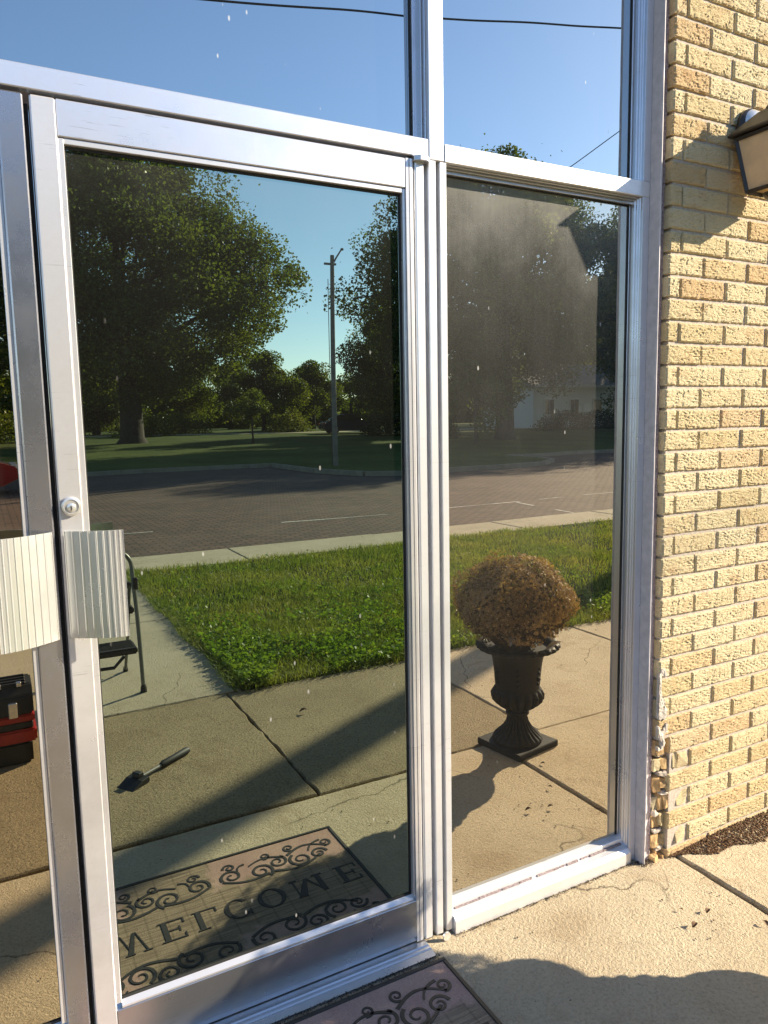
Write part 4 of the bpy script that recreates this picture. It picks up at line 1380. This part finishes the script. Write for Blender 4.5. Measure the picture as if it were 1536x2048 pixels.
b = B(); b.tube([(-0.40, -1.94, 0.36), (-0.38, -1.94, 0.40), (-0.06, -1.94, 0.40), (-0.04, -1.94, 0.36)], 0.013, 8)
part('carry_handle', b, 'black_plastic', ld, 0, 1, R(40))

# fallen leaves, one by one
lf = []
def fallen(x, y, rz, L, label):
    b = B(); curl_leaf(b, (-L / 2, 0, 0.003), (1, 0, 0.05), L, L * 0.32, 0.16)
    o = link('fallen_leaf', b.mesh('fallen_leaf'), M['dry_leaf'])
    o.location = (x, y, 0.004)
    o.rotation_euler = (0, 0, rz)
    tag(o, label, 'leaf', 'dry leaves fallen on the pavement')
fallen(1.806, -0.306, 0.4, 0.022, 'larger dark curled leaf lying on the sunlit pavement before the brick')
fallen(1.905, -0.425, 1.2, 0.020, 'dark curled leaf on the pavement at the right edge of the photo')
fallen(1.745, -0.262, 2.0, 0.011, 'tiny dark leaf scrap between the sill and the larger curled leaf')
fallen(1.72, -0.33, 0.3, 0.026, 'dark dry leaf on the concrete reflected near the joint beside the urn')
fallen(2.015, -0.60, 1.0, 0.022, 'thin dry leaf lying by the joint in front of the urn plinth')
fallen(1.35, -1.72, 0.2, 0.045, 'dark dry leaf on the rough slab behind the cracked joint')

# crumbs, grit and the fan of mulch by the brick
def crumbs(name, pts, smin, smax, mat_, rng_, flat=0.5):
    V, I = [], []
    base = np.array([(1, 0, 0), (-0.5, 0.8, 0), (-0.5, -0.8, 0), (0, 0, 1.0), (0.1, 0.1, -0.6)])
    tri = [(0, 1, 3), (1, 2, 3), (2, 0, 3), (1, 0, 4), (2, 1, 4), (0, 2, 4)]
    for (x, y, z) in pts:
        s = rng_.uniform(smin, smax)
        el = rng_.uniform(0.4, 1.0)
        t = rng_.uniform(0, 6.28)
        q = base * np.array([s, s * el, s * flat]) * rng_.uniform(0.7, 1.2, (5, 3))
        c_, s_ = math.cos(t), math.sin(t)
        q = np.stack([q[:, 0] * c_ - q[:, 1] * s_ + x, q[:, 0] * s_ + q[:, 1] * c_ + y, q[:, 2] + z], 1)
        o_ = len(V)
        V += list(q)
        for a in tri:
            I += [o_ + a[0], o_ + a[1], o_ + a[2]]
    me = np_mesh(name, np.array(V), 3, I)
    o = link(name, me, M[mat_])
    o['kind'] = 'stuff'
    return o
rng = np.random.default_rng(9)
pts = []
for k in range(4200):
    x = rng.uniform(1.93, 3.4)
    reach = 0.010 + 0.085 * min(1, max(0, (x - 1.94) / 0.30)) ** 0.8 + 0.012 * math.sin(x * 31)
    d = reach * rng.uniform(0, 1) ** 1.1
    pts.append((x, BF + 0.004 - d, 0.006 + 0.020 * (1 - d / max(0.01, reach)) * min(1, (x - 1.93) / 0.3)))
crumbs('mulch', pts, 0.0035, 0.0105, 'chips', rng, 0.35)
pts = [(x, y, 0.006) for x, y in zip(rng.uniform(-0.5, 1.012, 1500), -0.066 + rng.normal(0, 0.0055, 1500))]
pts += [(x, -0.013 - abs(rng.normal(0, 0.006)), 0.003) for x in rng.uniform(1.10, 1.84, 500)]
pts += [(1.845 + rng.normal(0, 0.018), -0.035 + rng.normal(0, 0.012), 0.003) for _ in range(160)]
crumbs('threshold_dirt', pts, 0.0012, 0.0042, 'dirt', rng)
pts = [(rng.uniform(-0.6, 4.2), -rng.uniform(0.05, 2.15), 0.003) for _ in range(420)]
pts += [(2.0 + rng.normal(0, 0.15), -0.42 + rng.normal(0, 0.12), 0.003) for _ in range(60)]
crumbs('pavement_grit', pts, 0.0012, 0.0058, 'dirt', rng)

# ================================================================== GRASS
def grass():
    rng = np.random.default_rng(21)
    parts_v, parts_i, off = [], [], 0
    def blades(x, y, h, w, lean):
        nonlocal off
        n = len(x)
        z = np.array([lawn_z(a, c) for a, c in zip(x, y)])
        t = rng.uniform(0, 2 * np.pi, n)
        dx, dy = np.cos(t), np.sin(t)
        lt = rng.uniform(0, 2 * np.pi, n)
        lx_, ly_ = np.cos(lt) * lean, np.sin(lt) * lean
        P0 = np.stack([x, y, z - 0.004], 1)
        sdv = np.stack([dx * w / 2, dy * w / 2, 0 * w], 1)
        mid = P0 + np.stack([lx_ * 0.35 * h, ly_ * 0.35 * h, 0.6 * h], 1)
        tip = P0 + np.stack([lx_ * h, ly_ * h, h * (1 - 0.25 * lean)], 1)
        v = np.stack([P0 - sdv, P0 + sdv, mid - sdv * 0.8, mid + sdv * 0.8, tip], 1).reshape(-1, 3)
        k = (np.arange(n) * 5)[:, None] + off
        tri = np.concatenate([k + np.array([[0, 1, 3]]), k + np.array([[0, 3, 2]]), k + np.array([[2, 3, 4]])], 1).reshape(-1)
        parts_v.append(v); parts_i.append(tri)
        off += n * 5
    def field(n, x0, x1, y0, y1, hm=1.0, wm=1.0):
        x = rng.uniform(x0, x1, n); y = rng.uniform(y0, y1, n)
        pn = np.array([noise.noise(Vector((a * 1.1, c * 1.1, 7))) for a, c in zip(x, y)])
        keep = rng.uniform(0, 1, n) < 0.72 + 0.5 * pn
        x, y, pn = x[keep], y[keep], pn[keep]
        h = (0.045 + 0.035 * pn + rng.uniform(0, 0.05, len(x))) * hm
        blades(x, y, h, (rng.uniform(0.0028, 0.0055, len(x))) * wm, rng.uniform(0.15, 0.95, len(x)))
    field(52000, 1.19, 4.2, -4.1, -2.20)
    field(44000, 1.19, 6.0, -6.10, -4.0, 1.0, 1.4)
    field(30000, 4.2, 8.5, -6.10, -2.20, 1.0, 1.6)
    field(9000, 8.5, 14, -6.10, -2.20, 1.0, 2.2)
    field(9000, -5.0, -0.74, -6.10, -2.20, 1.0, 2.2)
    # shaggy overhanging edges
    n = 3800
    x = rng.uniform(1.17, 9, n); y = -2.165 - np.abs(rng.normal(0, 0.05, n)) + 0.03 * np.sin(x * 7) * rng.uniform(0, 1, n)
    blades(x, y, rng.uniform(0.05, 0.10, n), rng.uniform(0.003, 0.006, n), rng.uniform(0.5, 1.2, n))
    n = 3400
    y = rng.uniform(-6.1, -2.2, n); x = 1.145 + np.abs(rng.normal(0, 0.05, n)) + 0.03 * np.sin(y * 6) * rng.uniform(0, 1, n)
    blades(x, y, rng.uniform(0.05, 0.11, n), rng.uniform(0.003, 0.006, n), rng.uniform(0.5, 1.2, n))
    me = np_mesh('grass', np.concatenate(parts_v), 3, np.concatenate(parts_i))
    o = link('grass', me, M['grass']); o['kind'] = 'stuff'
    # clover and broad weeds in patches, thickest towards the near corner
    n = 42000
    x = 1.18 + rng.exponential(1.9, n); y = -2.2 - rng.exponential(0.75, n)
    ok = (x < 9) & (y > -6.0)
    x, y = x[ok], y[ok]
    pn = np.array([noise.noise(Vector((a * 1.9, c * 1.9, 31))) for a, c in zip(x, y)])
    k = rng.uniform(0, 1, len(x)) < 0.38 + 1.7 * pn
    x, y = x[k], y[k]
    z = np.array([lawn_z(a, c) for a, c in zip(x, y)]) + rng.uniform(0.015, 0.085, len(x))
    me = quads('weeds', np.stack([x, y, z], 1), 0.017 + 0.022 * rng.uniform(0, 1, len(x)) ** 2.5, 0.75, rng, 0.5)
    o = link('weeds', me, M['weed']); o['kind'] = 'stuff'
grass()

# ================================================================== TREES
def tree(name, label, x, y, H, rx, ry, zc0, n_leaf, leaf, seed, mat_='leaf_dark', trunk_r=0.3, ncl=60, group=None, clr=0.17, cat='tree', lean=(0, 0), shape=1.0, limbs=True):
    rng = np.random.default_rng(seed)
    rnd = random.Random(seed)
    z0 = 0.03 + far_z(y)
    t = thing(name, label, cat, (x, y, z0), 0, group)
    spray = 40
    zc = (zc0 + H) / 2
    rz = (H - zc0) / 2
    # cluster centres spread through the crown volume
    cl = []
    while len(cl) < ncl:
        p = rng.uniform(-1, 1, 3)
        d = np.linalg.norm(p)
        if d > 1 or d < 0.30:
            continue
        taper = 1.0 if p[2] < -0.2 else max(0.12, 1 - (shape * 0.55) * (p[2] + 0.2))
        cl.append((p[0] * rx * taper * 0.90 + lean[0], p[1] * ry * taper * 0.90 + lean[1], zc + p[2] * rz * 0.92))
    cl = np.array(cl)
    R_ = clr * min(rx, rz * 1.1) * rng.uniform(0.75, 1.5, len(cl))
    per = n_leaf // len(cl)
    C = []
    for c, r in zip(cl, R_):
        d = rng.normal(size=(per, 3))
        d /= np.linalg.norm(d, axis=1, keepdims=True)
        q = r * rng.uniform(0.15, 1.0, per) ** 0.5
        w = d * q[:, None]
        w[:, 2] *= 0.72
        C.append(c + w)
    # loose sprays linking the clumps
    k = n_leaf // spray
    a = cl[rng.integers(0, len(cl), k)]; c = cl[rng.integers(0, len(cl), k)]
    near = np.linalg.norm(a - c, axis=1) < 0.75 * max(rx, rz)
    u = rng.uniform(0, 1, k)[:, None]
    sp = (a * u + c * (1 - u) + rng.normal(0, 0.10 * rx, (k, 3)))[near]
    C.append(sp)
    C = np.concatenate(C)
    me = quads('crown', C, leaf, 0.62, rng, 0.7, 0.25)
    link('crown', me, M[mat_], t)
    b = B()
    top = Vector((lean[0] * 0.5, lean[1] * 0.5, zc0 + (H - zc0) * 0.62))
    fork = zc0 + (H - zc0) * 0.12
    b.tube([(0, 0, -0.3), (0, 0, 0.0), (0.02, 0, 0.35), (0, 0.02, fork * 0.5), (lean[0] * 0.1, 0, fork), tuple(top)], [trunk_r * 1.7, trunk_r * 1.45, trunk_r * 1.08, trunk_r, trunk_r * 0.85, trunk_r * 0.22], 10)
    if limbs:
        for i, c in enumerate(cl[: min(len(cl), 26)]):
            s_ = Vector((lean[0] * 0.1, 0, fork)).lerp(top, rnd.uniform(0, 0.75))
            e = Vector(c)
            m_ = s_.lerp(e, 0.5) + Vector((0, 0, 0.06 * (e - s_).length))
            r0 = trunk_r * rnd.uniform(0.22, 0.42)
            b.tube([s_, m_, e], [r0, r0 * 0.55, r0 * 0.15], 6, False)
    link('trunk', b.mesh('trunk'), M['bark'], t, R(50))
    return t
GP = 'trees in the park across the street'
tree('shade_tree', 'huge dark spreading shade tree left of the lamp post, thick trunk', 7.7, -44.0, 18.2, 12.6, 8.5, 2.2, 210000, 0.20, 1, 'leaf_dark', 0.62, 330, GP, 0.165, lean=(-0.6, 0), shape=0.8)
tree('shade_tree', 'largest crown behind the sidelight, broad dark tree with sky gaps', 27.3, -34.0, 16.6, 10.8, 6.8, 2.4, 170000, 0.175, 2, 'leaf_dark', 0.52, 260, GP, 0.165, lean=(-0.4, 0), shape=0.8)
tree('park_tree', 'dark rounded tree just right of the lamp post, below the big crown', 26.6, -47.0, 10.6, 4.3, 3.8, 0.4, 34000, 0.19, 3, 'leaf_dark', 0.22, 50, GP, 0.28)
tree('park_tree', 'pale sunlit young tree left of the big trunk in the sidelight', 22.4, -30.0, 5.0, 2.1, 1.9, 0.6, 13000, 0.14, 4, 'leaf_lit', 0.10, 22, GP, 0.30)
tree('park_tree', 'dark tree at the far right edge of the sidelight reflection', 43.5, -38.5, 18.0, 5.4, 5.0, 0.7, 40000, 0.22, 5, 'leaf_dark', 0.35, 60, GP, 0.26)
tree('park_tree', 'yellow-green rounded tree in the gap left of the lamp post', 21.6, -60.0, 7.0, 4.0, 3.4, 0.2, 20000, 0.20, 6, 'leaf_mid', 0.2, 26, GP, 0.30)
tree('park_tree', 'small far tree just left of the lamp post foot, below the sky gap', 27.4, -63.0, 6.9, 2.7, 2.4, 0.2, 13000, 0.19, 7, 'leaf_mid', 0.16, 20, GP, 0.32)
tree('park_tree', 'sunlit yellowish tree glimpsed left of the huge trunk', 8.2, -63.0, 8.0, 5.2, 3.8, 0.2, 18000, 0.22, 8, 'leaf_lit', 0.25, 26, GP, 0.28)
tree('park_tree', 'yellow-green tree behind the low limbs of the huge shade tree', 15.2, -64.0, 9.0, 5.4, 3.8, 0.2, 22000, 0.21, 9, 'leaf_mid', 0.25, 30, GP, 0.26)
tree('sapling', 'thin staked-looking sapling with a small dark crown before the park path', 13.2, -38.0, 3.2, 1.0, 0.9, 1.0, 3200, 0.12, 10, 'leaf_dark', 0.05, 14, GP, 0.42)
tree('park_tree', 'tall bushy tree behind the big trunk in the sidelight', 36.0, -46.0, 13.5, 6.0, 4.6, 1.4, 30000, 0.22, 11, 'leaf_dark', 0.3, 36, GP, 0.25)
tree('park_tree', 'broad dark tree shading the left end of the park', -4.0, -50.0, 17.0, 8.0, 7.0, 1.6, 36000, 0.27, 12, 'leaf_dark', 0.42, 70, GP, 0.24)
tree('park_tree', 'dark tree hanging over the white house roof', 50.0, -46.5, 15.0, 6.5, 4.8, 3.6, 36000, 0.22, 13, 'leaf_dark', 0.32, 36, GP, 0.25)
tree('park_tree', 'unseen shade tree added at the park corner, right of the sidelight view', 38.5, -32.0, 17.0, 6.6, 6.0, 1.8, 36000, 0.25, 39, 'leaf_dark', 0.4, 60, GP, 0.25)  # added out of view to throw shade on the street
for i, (x, y, h) in enumerate([(58, -41, 21), (66, -50, 22), (74, -62, 23), (62, -68, 20)]):  # tall trees added at the right, out of view, to shade the park
    tree('park_tree', ['tall shade tree added unseen at the near right of the park', 'tall shade tree added unseen further right in the park', 'tallest shade tree added unseen at the right end of the park', 'tall tree added for its shade behind the white house'][i], x, y, h, 7.5, 6.5, 1.5, 26000, 0.34, 40 + i, 'leaf_dark', 0.45, 55, GP, 0.26)
# row of trees closing the view
rw = random.Random(31)
lab = ['dense dark tree in the row along the far end of the park', 'mid green tree in the row along the far end of the park']
for i in range(20):
    x = -34 + i * 8.2 + rw.uniform(-2, 2)
    y = -88 + rw.uniform(-7, 7) + x * 0.05
    tree('background_tree', lab[i % 2], x, y, rw.uniform(7.0, 8.6) if 25 < x < 48 else rw.uniform(9.5, 14.5), rw.uniform(5.4, 6.8), 4.0, -0.4, 11000, 0.30, 200 + i, 'leaf_mid' if i % 2 else 'leaf_dark', 0.3, 22, 'row of trees closing the park', 0.30, limbs=False)
# the wood far beyond the park reads as one mass
rngw = np.random.default_rng(77)
nw = 90000
xw = rngw.uniform(-70, 190, nw)
hw = 5.2 + 1.6 * np.sin(xw * 0.11) + 1.2 * np.sin(xw * 0.31 + 1) + 0.8 * np.sin(xw * 0.9)
zw = hw * rngw.uniform(0, 1, nw) ** 0.8 * (1 + rngw.normal(0, 0.05, nw))
yw = -104 + rngw.normal(0, 1.6, nw)
me = quads('far_wood', np.stack([xw, yw, zw + 0.6], 1), 0.75, 0.7, rngw)
o = link('far_wood', me, M['leaf_dark']); o['kind'] = 'stuff'
def bush(label, x, y, H, rx, ry, n_, seed, mat_, group='low shrubs in the park'):
    rng = np.random.default_rng(seed)
    t = thing('shrub', label, 'shrub', (x, y, 0.03 + far_z(y)), 0, group)
    d = rng.normal(size=(n_, 3)); d /= np.linalg.norm(d, axis=1, keepdims=True)
    d[:, 2] = np.abs(d[:, 2])
    q = rng.uniform(0.4, 1.08, n_) ** 0.5
    l_ = 1 + 0.16 * np.sin(d[:, 0] * 7 + seed) + 0.12 * np.sin(d[:, 1] * 9 + d[:, 2] * 5)
    C = d * (q * l_)[:, None] * np.array([rx, ry, H])
    link('foliage', quads('foliage', C, 0.16, 0.6, rng), M[mat_], t)
    b = B()
    for k in range(5):
        e = C[rng.integers(0, n_)] * 0.8
        b.tube([(0, 0, -0.1), tuple(e * 0.5), tuple(e)], [0.04, 0.025, 0.01], 5, False)
    link('stem', b.mesh('stem'), M['bark'], t)
bush('long dark hedge before the white house', 44.0, -45.5, 1.5, 5.5, 1.1, 8000, 61, 'leaf_blue')
bush('low dark shrub right of the lamp post foot', 25.3, -44.0, 1.5, 2.4, 1.3, 4000, 62, 'leaf_blue')
bush('pale low shrub among the trees left of the lamp post', 22.3, -56.0, 1.7, 1.8, 1.3, 3500, 63, 'leaf_lit')
bush('dark low shrub left of the sapling', 13.6, -59.0, 1.5, 2.6, 1.4, 4000, 64, 'leaf_dark')
bush('dark shrub just behind the huge trunk', 10.6, -56.0, 1.9, 2.0, 1.4, 3500, 65, 'leaf_dark')
bush('shrub under the pale young tree in the sidelight', 24.8, -37.5, 1.1, 1.4, 1.0, 2600, 66, 'leaf_blue')
bush('wide dark shrub at the far left of the park', 2.5, -52.0, 1.8, 3.2, 1.5, 4000, 67, 'leaf_dark')

# ================================================================== HOUSE
hs = thing('white_house', 'white sided house with a grey roof half hidden by trees', 'house', (49.5, -54.0, 0.03 + far_z(-54)))
hz = hs.location.z
b = B()
HX0, HX1, HY0, HY1, HH = 43.8, 56.0, -59.0, -51.5, 3.7
for k in range(19):
    zz = hz - 0.1 + k * 0.2
    b.prism([(HY1, zz), (HY1 + 0.02, zz), (HY1, zz + 0.199)], 'x', HX0, HX1)
    b.box(HX0 - 0.001 * (k % 2), HX1, HY0, HY1 - 0.001, zz, zz + 0.2)
wl = part('wall', b, 'siding', hs)
b = B()
b.prism([(HY0 - 0.5, hz + HH - 0.05), (HY1 + 0.5, hz + HH - 0.05), ((HY0 + HY1) / 2, hz + HH + 2.3)], 'x', HX0 - 0.4, HX1 + 0.4)
part('roof', b, 'roof', hs)
b = B(); b.box(HX0 - 0.4, HX1 + 0.4, HY1 + 0.5, HY1 + 0.55, hz + HH - 0.12, hz + HH + 0.1)
part('eave_board', b, 'white_trim', hs)
for wx in (45.6, 48.6, 51.6, 54.2):
    b = B(); b.box(wx - 0.6, wx + 0.6, HY1 + 0.03, HY1 + 0.10, hz + 1.1, hz + 2.6)
    w_ = part('window', b, 'white_trim', hs)
    b = B(); b.box(wx - 0.5, wx - 0.03, HY1 + 0.09, HY1 + 0.115, hz + 1.2, hz + 2.5); b.box(wx + 0.03, wx + 0.5, HY1 + 0.09, HY1 + 0.115, hz + 1.2, hz + 2.5)
    part('pane', b, 'car_glass', w_)
b = B(); b.box(49.7, 50.6, HY1 + 0.03, HY1 + 0.09, hz, hz + 2.1)
part('door', b, 'white_trim', hs)

# ================================================================== POLES AND WIRES
lp = thing('lamp_post', 'slim weathered lamp post at the kerb with a short arm, before the park', 'lamp post', (10.03, -20.3, 0.0))
lz = 6.62
b = B(); b.tube([(10.03, -20.3, -0.1), (10.03, -20.3, 3.0), (10.07, -20.3, lz)], [0.085, 0.078, 0.062], 12)
part('post', b, 'pole', lp, 0, 1, R(50))
b = B(); b.tube([(10.07, -20.3, lz - 0.30), (10.22, -20.32, lz - 0.06), (10.42, -20.35, lz + 0.22)], [0.032, 0.027, 0.024], 8)
part('arm', b, 'pole', lp)
b = B(); b.lathe([(0.015, lz + 0.27), (0.04, lz + 0.26), (0.055, lz + 0.23), (0.05, lz + 0.20), (0.02, lz + 0.19)], (10.45, -20.37), 14)
part('lamp_head', b, 'pole', lp)
b = B(); b.box(9.80, 10.2, -20.34, -20.28, lz - 0.30, lz - 0.24)
part('cross_arm', b, 'pole', lp)
b = B(); b.tube([(9.95, -20.38, 0.0), (9.95, -20.38, 5.9)], 0.012, 6)
part('conduit', b, 'wire', lp)

up = thing('utility_pole', 'stout wooden utility pole whose long shadow crosses the lawn and pavement', 'utility pole', (10.58, -5.95, 0.0))
b = B(); b.tube([(10.58, -5.95, -0.2), (10.58, -5.95, 4.0), (10.58, -5.95, 10.2)], [0.17, 0.15, 0.12], 14)
part('post', b, 'wood_pole', up, 0, 1, R(50))
b = B(); b.box(9.78, 11.38, -5.87, -5.77, 9.2, 9.32)
part('cross_arm', b, 'wood_pole', up)
for x in (9.88, 10.28, 10.88, 11.28):
    b = B(); b.lathe([(0.012, 9.32), (0.03, 9.35), (0.045, 9.38), (0.03, 9.43), (0.04, 9.46), (0.015, 9.49)], (x, -5.82), 10)
    part('insulator', b, 'lamp_lens', up)

def wire(label, pts, r):
    b = B()
    pts = [Vector(p) for p in pts]
    b.tube(pts, r, 5)
    o = link('overhead_wire', b.mesh('overhead_wire'), M['wire'])
    tag(o, label, 'wire', 'overhead wires')
def sag(a, c, s, n=26):
    a, c = Vector(a), Vector(c)
    return [a.lerp(c, t) - Vector((0, 0, s * 4 * t * (1 - t))) for t in np.linspace(0, 1, n)]
P0, P1 = Vector((3.44, -9, 7.29)), Vector((11.0, -9, 8.52))
dw = P1 - P0
wire('long black wire running across both upper transoms', sag(P0 - dw * 2.2 + Vector((0, 0, 0.5)), P1 + dw * 2.2 + Vector((0, 0, 0.5)), 0.5), 0.016)
Q0, Q1 = Vector((22.23, -20, 12.37)), Vector((19.31, -20, 10.45))
dq = Q1 - Q0
wire('thin wire slanting down to the treetops in the right transom', sag(Q0 - dq * 1.5, Q1 + dq * 0.9, 0.05), 0.018)

# ================================================================== CARS
def car(label, x, y, z, rz, paint, L=4.5, H=1.42, W_=1.78):
    t = thing('parked_car', label, 'car', (x, y, z), rz, None)
    def loft(secs, mat_, name, bev=0.03):
        # side profile extruded across the width with tumblehome
        b = B()
        n = len(secs)
        vs_ = []
        for s_ in (-1, 1):
            for (px, pz, hw) in secs:
                vs_.append((px, s_ * hw, pz))
        fs = [tuple(range(n - 1, -1, -1)), tuple(range(n, 2 * n))] + [(i, (i + 1) % n, n + (i + 1) % n, n + i) for i in range(n)]
        b.add(vs_, fs)
        return lpart(name, b, mat_, t, bev, 2, R(40))
    h = W_ / 2
    a = L / 2
    body = loft([(-a, 0.35, h * .92), (-a + .03, 0.72, h * .95), (-a + .35, 0.92, h * .96), (-a + 1.1, 0.95, h), (a - 1.45, 0.93, h), (a - .5, 0.80, h * .94), (a - .03, 0.66, h * .88), (a, 0.38, h * .88), (a - .35, 0.20, h * .9), (-a + .3, 0.20, h * .92)], paint, 'body')
    loft([(-a + .55, 0.93, h * .90), (-a + 1.25, H - .03, h * .70), (-a + 1.7, H, h * .68), (a - 2.1, H - .03, h * .70), (a - 1.30, 0.92, h * .90)], 'car_glass', 'cabin_glass', 0.02)
    loft([(-a + 1.10, H - .055, h * .735), (-a + 1.28, H - .01, h * .72), (-a + 1.7, H + .02, h * .70), (a - 2.08, H - .005, h * .72), (a - 1.94, H - .075, h * .745)], paint, 'roof', 0.015)
    for wx in (-a + .85, a - .85):
        for sy in (-1, 1):
            b = B()
            b.lathe([(0.20, sy * (h - .20)), (0.31, sy * (h - .19)), (0.325, sy * (h - .10)), (0.31, sy * (h + .005)), (0.22, sy * (h + .008))], (wx, 0.325), 24, axis='y')
            w_ = lpart('wheel', b, 'rubber', t, 0, 1, R(50))
            b = B()
            b.lathe([(0.215, sy * (h - .03)), (0.20, sy * (h + .010)), (0.08, sy * (h + .004)), (0.03, sy * (h + .016))], (wx, 0.325), 20, axis='y')
            lpart('rim', b, 'chrome', w_, 0, 1, R(50))
    for sy in (-1, 1):
        b = B(); b.box(a - .16, a - .005, sy * h * .70 - .17, sy * h * .70 + .12, 0.60, 0.72)
        lpart('headlight', b, 'lamp_lens', t, 0.02)
        b = B(); b.box(-a - .005, -a + .10, sy * h * .74 - .14, sy * h * .74 + .14, 0.66, 0.82)
        lpart('tail_light', b, 'red_plastic', t, 0.02)
        b = B(); b.box(a - 1.75, a - 1.60, sy * (h * .93 + .06) - .09, sy * (h * .93 + .06) + .09, 0.93, 1.05)
        lpart('mirror', b, paint, t, 0.03)
    for ex in (-a - .03, a - .09):
        b = B(); b.box(ex, ex + .12, -h * .8, h * .8, 0.36, 0.52)
        lpart('bumper', b, paint, t, 0.03)
    return t
car('red parked car at the far left, seen past the door edge', -1.55, -18.6, ROADZ, 0, 'car_red')
car('dark blue parked car beneath the trees right of the lamp post', 24.6, -49.5, 0.05 + far_z(-49.5), R(8), 'car_blue')
print('bricks', nb)
